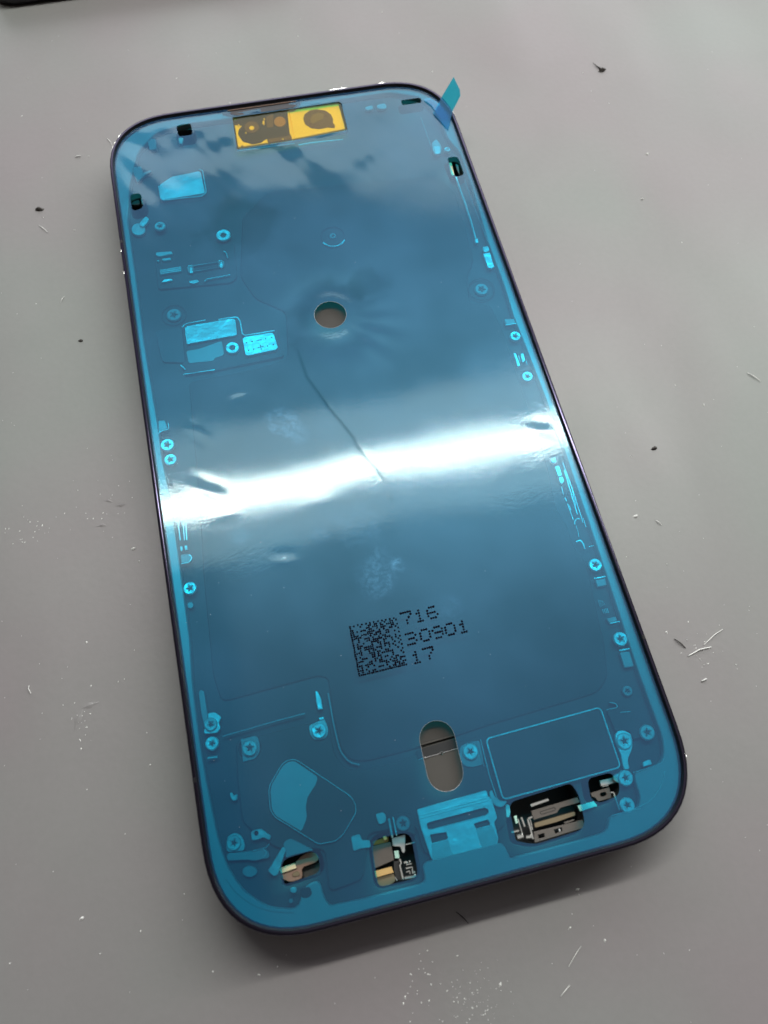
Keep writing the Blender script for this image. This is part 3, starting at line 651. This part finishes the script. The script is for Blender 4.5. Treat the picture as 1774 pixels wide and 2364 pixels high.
for (x, y) in [(1030, 725), (1105, 708), (1215, 965), (985, 740)]:
    X, Y = P(*cI((x, y))[0], 5.9); plate('solder_joint', circ(X, Y, .16, 8), 5.5, 5.95, M['silver'], phone, c=.05)
# charge connector opening
pz('connector_shell', cH((395, 375), (955, 208), (985, 272), (745, 340), (705, 400), (430, 482)), 5.9, M['brown'], .1)
loop = fil(PP(cH((500, 385), (680, 330), (695, 362), (520, 415)), 5.92), .25); tube('shell_embossing', [(x, y, 5.91) for x, y in loop], .05, M['dark'], phone, closed=True)
pz('shell_tab', cH((385, 292), (600, 222), (618, 250), (400, 328)), 6.1, M['silver'], .08, t=.3)
pz('polished_bar', cH((430, 520), (920, 378), (932, 428), (700, 510), (445, 578)), 5.6, M['bronze'], .2)
pz('shell_tab', cH((790, 510), (915, 470), (920, 490), (800, 535)), 5.9, M['brown'], .08, t=.3)
wn = [cH((480, 660), (555, 640), (560, 690), (490, 708)), cH((670, 600), (765, 572), (770, 615), (690, 648))]
pz('connector_shell', cH((430, 625), (760, 545), (1015, 480), (1045, 572), (440, 758)), 6.0, M['brown'], .1, holes=[ccw(PP(x, 6.0)) for x in wn])
pz('retention_clip', cH((725, 590), (745, 585), (752, 620), (735, 628)), 5.95, M['satin'], .05, t=.4)
pz('white_spacer', cH((82, 330), (105, 295), (138, 300), (150, 400), (125, 458), (95, 440)), 6.4, M['white'], .2)
pz('mint_chip', cH((190, 440), (225, 425), (240, 520), (215, 530)), 5.9, M['mint'], .08, t=.3)
for a, r_ in [(((240, 470), (295, 660)), .12), (((280, 450), (320, 560)), .2), (((355, 470), (420, 710)), .2), (((360, 465), (410, 445)), .18), (((385, 470), (415, 600)), .1), (((335, 690), (400, 680)), .3), (((160, 630), (250, 610)), .2), (((230, 690), (300, 670)), .4)]:
    p = PP(cH(*a), 5.9); tube('spring_wire', [(x, y, 5.9) for x, y in p], r_ * .9, M['silver'], phone)
pz('mint_strip', cH((952, 312), (1150, 258), (1192, 315), (985, 382)), 6.9, M['mint'], .1, t=.3)
# small opening right
pz('latch_plate', cH((1110, 160), (1335, 88), (1362, 205), (1345, 225), (1200, 262), (1165, 212), (1125, 205)), 5.8, M['brown'], .1, holes=[pill(P(*cH((1245, 180))[0], 5.8), P(*cH((1278, 172))[0], 5.8), .28, 6)])
pz('latch_plate', cH((1220, 10), (1400, -30), (1425, 35), (1235, 80)), 6.0, M['satin'], .1)
pz('latch_edge', cH((1245, 75), (1330, 60), (1325, 78), (1250, 88)), 6.1, M['silver'], .05, t=.3)
p = openfil(PP(cH((1345, 155), (1385, 150), (1455, 365)), 7.2), .3); tube('spring_wire', [(x, y, 7.2) for x, y in p], .12, M['silver'], phone)
# left / right side slots
pz('lens_barrel', cF((375, 740), (520, 720), (540, 900), (400, 905)), 5.8, M['dark'], .4)
pz('polished_clip', cF((555, 800), (580, 800), (600, 890), (575, 900)), 6.2, M['silver'], .2, t=.3)
pz('polished_clip', c3((780, 660), (800, 650), (830, 780), (805, 775)), 6.0, M['cream'], .2, t=.4)
pz('polished_clip', c3((835, 690), (860, 700), (870, 780), (850, 740)), 6.0, M['silver'], .2, t=.4)
# pill opening: darker gap strip with a bright machined edge
pz('machined_edge', [(966, 1753), (1056, 1727), (1057, 1729), (967, 1755)], 6.75, M['dim'], .1, t=.3)
pz('gap_strip', [(961, 1732), (1051, 1706), (1056, 1726), (965, 1752)], 6.70, M['black'], .1, t=.3, c=0)
lip('bay_edge', [(964, 1722), (1049, 1698)], 6.55, .12, M['lower'], phone)
for k in range(4):
    s = random.random(); X, Y = P(972 + 60 * s, 1750 - 17 * s + random.random() * 2, 6.8); plate('burr', circ(X, Y, .1 + .1 * random.random(), 6), 6.6, 6.85, M['silver'], phone, c=.03)

# ---- front camera block seen through amber film
cm = plate('camera_block', fil(ccw(PP([(540, 275), (664, 256), (782, 240), (798, 297), (681, 320), (550, 340)], 7.05)), .4), 4.5, 7.05, M['liner'], phone, c=.1)
def cp(name, pts, z, mt, r=.2): return plate(name, fil(ccw(PP(cJ(*pts), z)), r, 4), z - .3, z, mt, cm, c=.03)
cp('projector_housing', ((40, 265), (190, 225), (470, 175), (740, 145), (770, 430), (800, 480), (520, 500), (470, 500), (400, 550), (290, 568), (170, 530), (110, 440), (120, 380), (165, 330), (60, 320)), 7.15, M['housing'], .3)
cp('dot_projector', [(285 + 95 * math.cos(a / 4), 350 + 75 * math.sin(a / 4)) for a in range(25)], 7.25, M['smoke'], 0)
cp('lens', [(285 + 32 * math.cos(a / 3), 360 + 26 * math.sin(a / 3)) for a in range(19)], 7.34, M['liner'], 0)
cp('flood_window', [(645 + 75 * math.cos(a / 4), 280 + 65 * math.sin(a / 4)) for a in range(25)], 7.25, M['copper'], 0)
cp('sensor_patch', ((470, 215), (560, 180), (560, 350), (480, 360)), 7.22, M['smoke'], .3)
cp('gold_line', ((425, 270), (448, 265), (450, 320), (430, 322)), 7.24, M['cream'], .05)
cp('rear_strip', ((480, 505), (790, 455), (800, 505), (500, 550)), 7.18, M['smoke'], .2)
for x, y in [(120, 322), (445, 245), (210, 420), (683, 503), (160, 577), (430, 300)]:
    cp('rivet', [(x + 11 * math.cos(a), y + 10 * math.sin(a)) for a in range(6)], 7.36, M['liner'], 0)
cp('camera_window', ((945, 240), (960, 185), (1030, 135), (1120, 120), (1230, 140), (1300, 190), (1325, 250), (1320, 290), (1350, 325), (1345, 355), (1250, 350), (1150, 370), (1050, 360), (970, 310)), 7.2, M['smoke'], .2)
cp('camera_iris', ((1030, 260), (1060, 190), (1150, 165), (1215, 185), (1195, 250), (1130, 280), (1060, 310)), 7.26, M['brown'], .3)
# ear-speaker mesh behind the notch at the top edge
ex0 = P(512, 244, 7.9)[0]; ex1 = P(690, 216, 7.9)[0]; ey = BY + HH
plate('ear_speaker_mesh', fil([(ex0, ey - .8), (ex0 - .2, ey - 1.6), (ex0 + 2.6, ey - 3.0), (ex1 - 1.6, ey - 3.0), (ex1, ey - 1.6), (ex1, ey - .8)][::-1] if False else ccw([(ex0, ey - .8), (ex0 - .2, ey - 1.6), (ex0 + 2.6, ey - 3.0), (ex1 - 1.6, ey - 3.0), (ex1, ey - 1.6), (ex1, ey - .8)]), .3), 7.2, 7.86, M['gasket'], phone)
tube('speaker_slot_edge', [(ex0 + 1, ey - 1.35, 7.95), (ex1 - 1, ey - 1.35, 7.95)], .09, M['copper'], phone)

# ---- screws: one head mesh, one recess mesh, reused
def star(r, n=5, inner=.42, rot=0.3): return [((r if k % 2 == 0 else r * inner) * math.cos(rot + math.pi * k / n), (r if k % 2 == 0 else r * inner) * math.sin(rot + math.pi * k / n)) for k in range(2 * n)]
Vh, Fh = plate_geo(circ(0, 0, 1, 28), 0, .34, holes=[fil(star(.50), .08, 2)], c=.13)
Vr, Fr = plate_geo(circ(0, 0, .56, 12), -.05, .10, c=0)
Vn, Fn = plate_geo(circ(0, 0, 1, 28), 0, .34, holes=[circ(0, 0, .40, 16)], c=.09)
def mesh_of(name, V, Fc, m):
    me = bpy.data.meshes.new(name); me.from_pydata([(a * S, b * S, c * S) for a, b, c in V], [], Fc); me.materials.append(m); me.update(); return me
heads = {k: mesh_of('screw', Vh, Fh, M[k]) for k in ('steel', 'satin', 'dim')}
nuts = {k: mesh_of('standoff', Vn, Fn, M[k]) for k in ('steel', 'satin')}
recess = mesh_of('recess', Vr, Fr, M['tray']); recess_dark = mesh_of('recess', Vr, Fr, M['dark'])
def screw(px, py, r, k='steel', z=6.95, nut=False):
    X, Y = P(px, py, z + .3); rr = mmr(px, py, r, z)
    o = bpy.data.objects.new('standoff' if nut else 'screw', (nuts if nut else heads)[k]); col.objects.link(o); o.parent = phone
    o.location = (X * S, Y * S, z * S); o.scale = (rr, rr, 1.2); o.rotation_euler.z = random.random() * 6; o.rotation_euler.x = random.uniform(-.02, .02)
    q = bpy.data.objects.new('recess', recess_dark if nut else recess); col.objects.link(q); q.parent = o
    return o
for a in [(369.5, 522, 13, 'satin'), (387, 1027, 16, 'steel'), (394, 1061, 14.5, 'steel'), (439, 1358, 15.5, 'steel'), (1190, 776, 12.5, 'steel'), (1218, 869, 12.5, 'steel'),
          (1375, 1304, 15.5, 'steel'), (1433, 1475, 16.5, 'steel'), (1495, 1691, 17.5, 'satin'), (1442, 1711, 18.5, 'steel'), (1445, 1796, 17.5, 'steel'), (1449, 1859, 17, 'steel'),
          (1087, 1735, 18, 'steel'), (487, 1672, 15.5, 'satin'), (490, 1716, 15.5, 'steel'), (577, 1727, 18, 'satin'), (737, 1687, 17.5, 'steel'), (540, 1946, 17, 'satin'), (931, 1901, 16.5, 'dim'),
          (1112, 668, 16, 'dim', 6.3), (402, 727, 17, 'dim', 6.25), (1449, 1595, 12, 'dim', 6.4), (1033, 345, 7, 'steel', 7.0)]:
    screw(*a)
screw(516, 543, 16.5, 'steel', 6.95, True); screw(537, 803, 15.5, 'steel', 6.95, True)
def ring(name, px, py, r, wd, z, m, a0=0, a1=360):
    X, Y = P(px, py, z); rr = mmr(px, py, r, z); nseg = 40
    pts = [(X + rr * math.cos(math.radians(a0 + (a1 - a0) * i / nseg)), Y + rr * math.sin(math.radians(a0 + (a1 - a0) * i / nseg)), z) for i in range(nseg + 1)]
    return tube(name, pts, wd, m, phone)
ring('boss_ring', 402, 727, 28, .08, 6.4, M['tray']); ring('boss_ring', 1112, 668, 30, .12, 6.62, M['bay'])
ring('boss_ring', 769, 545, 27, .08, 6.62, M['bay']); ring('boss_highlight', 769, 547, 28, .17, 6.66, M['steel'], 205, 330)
screw(769, 545, 8, 'dim', 6.3)
# antenna flex line along the bay
# ------------------------------------------------------------------ protective film
film_o = offset(outer, 0.86)
film_o = ccw(film_o)
# notch for the ear speaker
nt_px = [(505, 236), (517, 249), (537, 262), (600, 251), (664, 243), (673, 232), (690, 210)]
nt_poly = ccw(PP(nt_px, ZF) + [(P(690, 150, ZF)), (P(500, 170, ZF))])
cre = PP([(690, 815), (708, 870), (760, 940), (808, 1000), (850, 1060), (885, 1110), (905, 1155)], ZF)
def feat(x, y):
    """height (mm) of the film above its resting plane"""
    z = np.zeros_like(x)
    def gs(px, py, rx, ry, a, rot=0.0):
        cx, cy = P(px, py, ZF); c, s = math.cos(rot), math.sin(rot)
        u = (x - cx) * c + (y - cy) * s; v = -(x - cx) * s + (y - cy) * c
        return a * np.exp(-(u / rx) ** 2 - (v / ry) ** 2)
    # slow waves
    z += 0.035 * np.sin(x * .13 + 1.3) * np.cos(y * .10 + .4) + 0.007 * np.sin(x * .30 + y * .17 + 2)
    # crinkled head end
    wgt = 1 / (1 + np.exp(-(y - 54) / 3.5))
    wv = (0.11 * np.sin(x * .20 + 1.1 * np.sin(y * .19) + .6) * np.sin(y * .25 + .6 * np.sin(x * .2)) + 0.045 * np.sin(x * .36 + y * .22 + 1.6 * np.sin(x * .17 + y * .1))
          + 0.016 * np.sin(x * .75 - y * .5 + 2.4 * np.sin(y * .25 + x * .1)) + 0.006 * np.sin(x * 1.4 + y * 1.1 + 2 * np.sin(x * .4)))
    z += wgt * wv
    wl = np.exp(-((x + 33) / 8) ** 2) * (y > 35) * (1 / (1 + np.exp(-(y - 42) / 3)))
    z += wl * 0.06 * np.sin(x * .9 + y * .55)
    # around the centre hole
    r = np.hypot(x - HX, y - HY); th = np.arctan2(y - HY, x - HX)
    z += -0.20 * np.exp(-((r - 6.4) / 2.8) ** 2) + 0.02 * np.exp(-((r - 3.8) / 1.0) ** 2)
    ray = np.exp(-((r - 9.5) / 4.0) ** 2) * np.exp(-((th + .75) / .65) ** 2)
    z += ray * 0.05 * np.sin(th * 17)
    z += gs(850, 640, 5, 3.0, -.10, .6)
    # individual dents and creases
    def gd(px, py, rx, ry, a, rot=0.0):      # a small tilted facet
        cx, cy = P(px, py, ZF); c, s_ = math.cos(rot), math.sin(rot)
        u = (x - cx) * c + (y - cy) * s_; v = -(x - cx) * s_ + (y - cy) * c
        return a * v * np.exp(-(u / rx) ** 2 - (v / ry) ** 2)
    z += gd(548, 913, 1.5, .75, .085, .1) + gd(468, 1012, 1.9, .8, .07, -1.0) + gd(444, 985, .9, .8, -.06, -.9)
    z += gd(478, 1122, 2.9, 1.15, -.06, -.62)
    z += gd(1252, 984, 2.3, 1.15, -.05, -.35)
    z += gd(657, 1288, 1.7, .9, -.07, -.2) + gs(520, 1190, 2, .7, .02) + gs(730, 1160, 3.0, 1.2, .012)
    # long crease
    d = np.full(x.shape, 1e9); pt = np.stack([x, y], 1)
    for i in range(len(cre) - 1):
        a = np.array(cre[i]); b = np.array(cre[i + 1]); ab = b - a; t = np.clip(((pt - a) @ ab) / (ab @ ab), 0, 1)
        d = np.minimum(d, np.hypot(*(pt - (a + t[:, None] * ab)).T))
    z += -0.006 * np.exp(-(d / .35) ** 2)
    return z
loops = [film_o] + [ccw(v) for v in holes.values()]
xs = np.arange(BX - HW, BX + HW, .62); ys = np.arange(BY - HH, BY + HH, .56)
gx, gy = np.meshgrid(xs, ys); gx = gx + (np.arange(len(ys)) % 2)[:, None] * .31
pts = np.stack([gx.ravel(), gy.ravel()], 1); pts += rng.uniform(-.03, .03, pts.shape)
keep = inside(pts, film_o) & (segdist(pts, film_o) > .3) & ~(inside(pts, nt_poly)) & (segdist(pts, nt_poly) > .25)
for l in loops[1:]: keep &= ~inside(pts, l) & (segdist(pts, l) > .25)
cpts = []
dcr = np.full(len(pts), 1e9)
for i in range(len(cre) - 1):
    a = np.array(cre[i]); b = np.array(cre[i + 1]); ab = b - a; L_ = np.hypot(*ab); t_ = np.clip(((pts - a) @ ab) / (ab @ ab), 0, 1)
    dcr = np.minimum(dcr, np.hypot(*(pts - (a + t_[:, None] * ab)).T)); nv = np.array([-ab[1], ab[0]]) / L_
    for k in range(int(L_ / .3)):
        for o_ in (-.75, -.5, -.36, -.22, -.1, 0, .1, .22, .36, .5, .75): cpts.append(a + ab * (k + .5) * .3 / L_ + nv * o_)
keep &= dcr > .95
v, f = cdt(loops + [nt_poly], np.vstack([pts[keep], np.array(cpts)]))
va = np.array(v); z = ZF + feat(va[:, 0], va[:, 1]) * np.clip(segdist(va, film_o) / 3.0, 0.0, 1) + 0.02
z = np.maximum(z, 7.45)
film = link('protective_film', [(a, b, c) for (a, b), c in zip(v, z)], f, M['film'], smooth=4)
tag(film, 'translucent blue protective film stretched over the phone frame, with cut-outs and a dot-printed code', 'protective film')
dc_ = np.full(len(va), 1e9); ua = np.zeros(len(va))
for i in range(len(cre) - 1):
    a = np.array(cre[i]); b = np.array(cre[i + 1]); ab = b - a; t_ = np.clip(((va - a) @ ab) / (ab @ ab), 0, 1); q_ = np.hypot(*(va - (a + t_[:, None] * ab)).T)
    ua = np.where(q_ < dc_, (i + t_) / (len(cre) - 1), ua); dc_ = np.minimum(dc_, q_)
con = .60 * np.exp(-(dc_ / .32) ** 2) * (.45 + .55 * np.sin(np.pi * np.clip(ua, 0, 1)) ** .5) * .85
film.data.attributes.new('contact', 'FLOAT', 'POINT').data.foreach_set('value', con.astype(np.float32))
def filmz(x, y): return ZF + .02 + float(feat(np.array([x]), np.array([y]))[0])
def rim(name, loop, r, m, parent, dz=0.0):
    return tube(name, [(x, y, filmz(x, y) + dz) for x, y in loop], r, m, parent, sides=5, closed=True)
rim('hole_rim', circ(HX, HY, 2.92, 48), .03, M['dim'], film)
rim('hole_rim', pill(A, B, 2.61), .028, M['dim'], film)
# pull tab at the upper right corner
tab = [P(1019, 226, 8.6), P(1047.6, 177.5, 12.5), P(1062, 207, 12.0), P(1063.5, 221, 11.0), P(1045.5, 256, 8.6)]
tz = [8.6, 12.5, 12.0, 11.0, 8.6]
q0 = P(1035, 300, 7.95); q1 = P(1000, 262, 7.95)
V = [(a[0], a[1], b) for a, b in zip(tab, tz)] + [(q0[0], q0[1], 8.0), (q1[0], q1[1], 8.0)]
tabo = link('pull_tab', V, [(0, 4, 3, 2, 1), (0, 6, 5, 4)], M['film'], film)
tb = PP(c3((590, 200), (640, 185), (715, 235), (800, 325), (780, 345), (725, 352), (690, 300), (650, 240)), 7.97)
tb = fil(ccw(tb), .6); v2, f2 = cdt([tb]); link('tab_adhesive_strip', [(x, y, 8.02) for x, y in v2], f2, M['film'], film)

# printed code: dot-matrix figures and the dotted code square
def dots(name, pts, r, parent):
    V = []; Fc = []
    for x, y in pts:
        zc = filmz(x, y) + .015; b = len(V)
        rr = r * random.uniform(.9, 1.1)
        V += [(x + rr * math.cos(a * math.pi / 4), y + rr * math.sin(a * math.pi / 4), zc) for a in range(8)]
        V += [(x + rr * .8 * math.cos(a * math.pi / 4), y + rr * .8 * math.sin(a * math.pi / 4), zc + .015) for a in range(8)]
        Fc.append(tuple(range(b + 8, b + 16))); Fc += [(b + k, b + (k + 1) % 8, b + 8 + (k + 1) % 8, b + 8 + k) for k in range(8)]
    return link(name, V, Fc, M['ink'], parent)
G = {'7': ['11111', '00001', '00010', '00100', '00100'], '1': ['00100', '01100', '00100', '00100', '01110'], '6': ['01110', '10000', '11110', '10001', '01110'],
     '3': ['11110', '00001', '01110', '00001', '11110'], '0': ['01110', '10001', '10001', '10001', '01110'], '9': ['01110', '10001', '01111', '00001', '01110']}
def q8(x, y): return crop(760, 1350, .24096, [(x, y)])[0]
def digit(ch, cx, cy):         # centre in zoomed coordinates
    c0 = Vector(P(*q8(cx, cy), ZF)); ux = Vector(P(*q8(cx + 22, cy - 5.5), ZF)) - c0; uy = Vector(P(*q8(cx + 6.0, cy + 25.5), ZF)) - c0
    pts = []
    for r_, row in enumerate(G[ch]):
        for k, b in enumerate(row):
            if b == '1': p = c0 + ux * (k - 2) + uy * (r_ - 2); pts.append((p.x, p.y))
    dots('digit', pts, .19, film)
for ch, cx, cy in [('7', 742, 315), ('1', 866, 297), ('6', 990, 265), ('3', 790, 515), ('0', 922, 482), ('9', 1042, 455), ('0', 1162, 425), ('1', 1285, 402), ('1', 838, 695), ('7', 955, 657)]:
    digit(ch, cx, cy)
c00 = [Vector(P(*q8(*p), ZF)) for p in ((200, 405), (640, 315), (742, 762), (292, 872))]
pts = []; N = 24
rr_ = random.Random(3)
for i in range(N):
    for j in range(N):
        s, t = j / (N - 1), i / (N - 1)
        on = rr_.random() < .46
        if j == 0 or i == N - 1: on = True
        elif i == 0: on = j % 2 == 0
        elif j == N - 1: on = i % 2 == 1
        if on:
            p = (c00[0] * (1 - s) + c00[1] * s) * (1 - t) + (c00[3] * (1 - s) + c00[2] * s) * t; pts.append((p.x + rr_.uniform(-.03, .03), p.y + rr_.uniform(-.03, .03)))
dots('dotted_square', pts, .165, film)

# amber tapes lying in the film window
def tape(name, px, label, z, rr=.5):
    lp = fil(ccw(PP(px, z)), rr, 5); V, Fc = plate_geo(lp, z - .06, z, c=0.02)
    v, f = cdt([lp]); o = link(name, [(x, y, z) for x, y in v], f, M['yellow'])
    return tag(o, label, 'tape')
t1 = tape('amber_tape', [(536, 271), (668, 252), (682, 326), (547, 346)], 'translucent amber film square over the dark sensor pair, beside the plain yellow piece', 7.60, .2)
t2 = tape('amber_tape', [(666, 254), (783, 236), (788, 241), (803, 299), (800, 303), (681, 323)], 'bright yellow film piece with a brown round window, right of the darker amber square', 7.72, .4)
for nm, px, pr in (('tape_edge', [(547, 349), (680, 331)], t1),):
    p = PP(px, 7.7); tube(nm, [(x, y, 7.7) for x, y in p], .07, M['mint'], pr)
p = PP([(690, 335), (720, 330), (792, 322)], 7.3); tube('shield_lip', [(x, y, 7.3) for x, y in p], [.14, .18, .12], M['mint'], phone)

# ------------------------------------------------------------------ other object at the top left edge
neigh_edge = [P(-14, 18, 0.6), P(170, -7, 0.6)]
a = Vector(neigh_edge[0]); b = Vector(neigh_edge[1]); t = (b - a).normalized(); nn = Vector((-t.y, t.x))
slab = [tuple(a), tuple(a + t * 72), tuple(a + t * 72 + nn * 60), tuple(a + nn * 60)]
V = []; Fc = []; L0 = fil(ccw(slab), 6, 8)
for d, zz in [(.8, 0.02), (.2, .5), (0, 1.5), (0, 5.5), (.3, 6.4), (1.0, 6.9)]: V += [(x, y, zz) for x, y in offset(L0, d)]
N = len(L0)
for k in range(5):
    for i in range(N): Fc.append((k * N + i, k * N + (i + 1) % N, (k + 1) * N + (i + 1) % N, (k + 1) * N + i))
nb = empty('dark_handset', 'black glossy slab whose edge just shows at the top left corner of the photo', 'handset')
link('body', V, Fc, M['gasket'], nb, smooth=.8)
V2, F2 = plate_geo(offset(L0, .98), 6.6, 6.95, c=.1); link('glass', V2, F2, M['lens'], nb)

# ------------------------------------------------------------------ fibres, crumbs and dust
def fibre(px, label, r=.07, m='dust', group='pale fibres lying on the mat', bend=.1, cat='fibre'):
    pts = PP(px, .1)
    if len(pts) == 2:
        (x0, y0), (x1, y1) = pts; dx, dy = x1 - x0, y1 - y0
        pts = [(x0 + dx * s + -dy * bend * .3 * math.sin(math.pi * s), y0 + dy * s + dx * bend * .3 * math.sin(math.pi * s)) for s in (0, .2, .4, .6, .8, 1)]
    n_ = len(pts); o = tube('fibre', [(x, y, .12 + .15 * math.sin(math.pi * i / (n_ - 1))) for i, (x, y) in enumerate(pts)], [r * (.45 + .55 * math.sin(math.pi * (i + .5) / n_)) for i in range(n_)], M[m])
    return tag(o, label, cat, group)
fibre([(1053, 2105), (1082, 2132)], 'short thin black hair at the shadow edge just below the bottom rim of the phone', .055, 'ink', None, .15)
fibre([(1557, 1475), (1583, 1496)], 'short dark grey bristle right of the phone, beside the cluster of white fibres', .10, 'crumb', None, .1)
fibre([(1726, 861), (1756, 881)], 'bright cream bristle on the mat near the right edge of the photo, alone', .09)
fibre([(1669, 1453), (1650, 1465), (1626, 1488)], 'long white fibre slanting up out of the fibre cluster right of the phone', .08)
fibre([(1642, 1494), (1615, 1500), (1590, 1514)], 'thick white fibre at the lower left of the fibre cluster right of the phone', .12)
fibre([(1620, 1573), (1632, 1567)], 'stubby white fibre below the fibre cluster right of the phone', .14)
fibre([(1514, 1201), (1528, 1212)], 'small pale fibre close to the right rim of the phone above the cluster', .07)
fibre([(90, 520), (110, 536)], 'pale slanting fibre left of the phone below the dark crumb', .07)
fibre([(175, 363), (187, 360)], 'tiny bright fibre left of the upper left corner of the phone', .12)
fibre([(248, 320), (259, 334)], 'thin pale fibre touching the upper left rim of the phone', .06)
fibre([(141, 698), (149, 685)], 'thin pale fibre in the mat left of the side buttons', .06)
fibre([(66, 1586), (69, 1583), (67, 1590), (72, 1601)], 'hook shaped white fibre near the left edge of the mat', .09)
fibre([(1313, 2232), (1342, 2184)], 'long faint scratch-like fibre below the phone toward the right', .06)
fibre([(1295, 2300), (1316, 2274)], 'short faint fibre near the bottom edge, right of the glittering dust', .06)
def crumb(px, py, r, label, seed, m='crumb', tail=False):
    X, Y = P(px, py, 0); rd = random.Random(seed); V = []; Fc = []
    n_ = 9; rings = [(1.0, 0.0), (.85, .45), (.35, .8)]
    for s, zz in rings:
        for k in range(n_):
            a = 2 * math.pi * k / n_; q = r * s * rd.uniform(.6, 1.25); V.append((X + q * math.cos(a) * 1.3, Y + q * math.sin(a) * .8, .01 + zz * r * rd.uniform(.7, 1.2)))
    for k in range(2):
        for i in range(n_): Fc.append((k * n_ + i, k * n_ + (i + 1) % n_, (k + 1) * n_ + (i + 1) % n_, (k + 1) * n_ + i))
    Fc.append(tuple(range(2 * n_, 3 * n_)))
    if tail:
        p0 = P(px - 22, py - 16, 0); tube_geo([(p0[0], p0[1], .25), ((p0[0] + X) / 2, (p0[1] + Y) / 2 - .1, .2), (X, Y, .2)], [.03, .12, .3], V, Fc)
    return tag(link('crumb', V, Fc, M[m]), label, 'crumb')
crumb(1390, 163, .75, 'ragged dark brown crumb with a thin tail on the mat above right of the phone', 1, tail=True)
crumb(91, 484, .65, 'dark grey round crumb near the left edge of the mat', 2)
crumb(1511, 1035, .45, 'small grey crumb right of the phone, level with the white glare', 3)
crumb(187, 787, .35, 'tiny flat black crumb left of the phone side buttons', 4)
crumb(1468, 1192, .34, 'bright white three-cornered crumb close to the right rim of the phone', 5, 'dust')
crumb(308, 1267, .30, 'bright white grain close to the left rim of the phone, below the scuffed ring', 6, 'dust')
crumb(1494, 356, .28, 'white grain above right of the phone, upper one of two', 7, 'dust')
crumb(1483, 460, .30, 'white grain above right of the phone, lower one of two', 8, 'dust')
# gouges worn into the mat
def gouge(px, wd, label):
    p = openfil(PP(px, 0), .8); V = []; Fc = []
    for side, (d0, z0, d1, z1) in enumerate([(-wd, .015, 0, .10), (0, .10, wd, .015)]):
        b = len(V)
        for i, (x, y) in enumerate(p):
            a = Vector(p[max(i - 1, 0)]); c = Vector(p[min(i + 1, len(p) - 1)]); t = (c - a).normalized(); nv = Vector((-t.y, t.x)); k = math.sin(math.pi * (i + .3) / (len(p) - .4)); k = max(k, .1)
            V += [(x + nv.x * d0 * k, y + nv.y * d0 * k, z0 * k), (x + nv.x * d1 * k, y + nv.y * d1 * k, z1 * k)]
        for i in range(len(p) - 1): Fc.append((b + 2 * i, b + 2 * i + 1, b + 2 * i + 3, b + 2 * i + 2))
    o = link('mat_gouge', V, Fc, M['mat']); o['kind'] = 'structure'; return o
gouge([(190, 1635), (208, 1628), (230, 1621)], .5, ''); gouge([(172, 1690), (180, 1660), (192, 1636)], .6, '')
gouge([(222, 1216), (236, 1212), (247, 1214)], .35, ''); gouge([(266, 1168), (280, 1166), (291, 1164)], .4, ''); gouge([(240, 1156), (252, 1156), (262, 1160)], .3, '')
# loose dust
V = []; Fc = []; rd = random.Random(11)
def speck(px, py, r):
    X, Y = P(px, py, 0); b = len(V); k = rd.randint(4, 6); an = rd.random() * 6; el = rd.uniform(1, 2.2)
    for i in range(k):
        a = 2 * math.pi * i / k; u = r * el * math.cos(a) * rd.uniform(.7, 1.2); v_ = r * math.sin(a) * rd.uniform(.7, 1.2)
        V.append((X + u * math.cos(an) - v_ * math.sin(an), Y + u * math.sin(an) + v_ * math.cos(an), .01))
    V.append((X, Y, r * 1.1)); Fc.extend((b + i, b + (i + 1) % k, b + k) for i in range(k))
for _ in range(270): speck(rd.uniform(-60, 1830), rd.uniform(-60, 2430), rd.choice([.05, .05, .06, .08, .12]))
for _ in range(90): speck(rd.gauss(1100, 42), rd.gauss(2300, 40), rd.choice([.03, .035, .04, .05, .06, .09]))
for _ in range(20): speck(rd.gauss(970, 20), rd.gauss(2270, 35), rd.uniform(.04, .12))
for _ in range(26): speck(rd.gauss(1610, 25), rd.gauss(1500, 25), rd.uniform(.04, .12))
for _ in range(26): speck(rd.gauss(60, 30), rd.gauss(1225, 25), rd.uniform(.04, .13))
for _ in range(24): speck(rd.gauss(240, 45), rd.gauss(1170, 45), rd.uniform(.04, .09))
for _ in range(20): speck(rd.gauss(190, 20), rd.gauss(1670, 30), rd.uniform(.04, .11))
for x, y, r_ in [(322, 1296, .14), (100, 502, .14), (172, 531, .13), (284, 627, .15), (1700, 1535, .13), (1539, 1460, .18), (1560, 890, .12), (190, 2120, .2), (325, 2150, .12), (200, 1483, .2), (1626, 935, .16), (1334, 2053, .2), (1397, 2171, .18), (1155, 2273, .2), (598, 2250, .14)]: speck(x, y, r_)
tag(link('dust', V, Fc, M['dust']), 'fine pale dust specks scattered over the grey mat', 'dust', kind='stuff')
# a few specks resting on the film
V = []; Fc = []
for _ in range(70):
    px, py = rd.uniform(380, 1350), rd.uniform(300, 2000); X, Y = P(px, py, ZF)
    if not inside([(X, Y)], film_o)[0] or any(inside([(X, Y)], l)[0] for l in loops[1:]): continue
    zc = filmz(X, Y); b = len(V); r_ = rd.uniform(.03, .06)
    V += [(X - r_, Y - r_, zc), (X + r_, Y - r_ * .6, zc), (X + r_ * .2, Y + r_, zc), (X, Y, zc + r_)]; Fc += [(b, b + 1, b + 3), (b + 1, b + 2, b + 3), (b + 2, b, b + 3)]
tag(link('film_dust', V, Fc, M['dust']), 'tiny pale dust specks on top of the blue film', 'dust', kind='stuff')
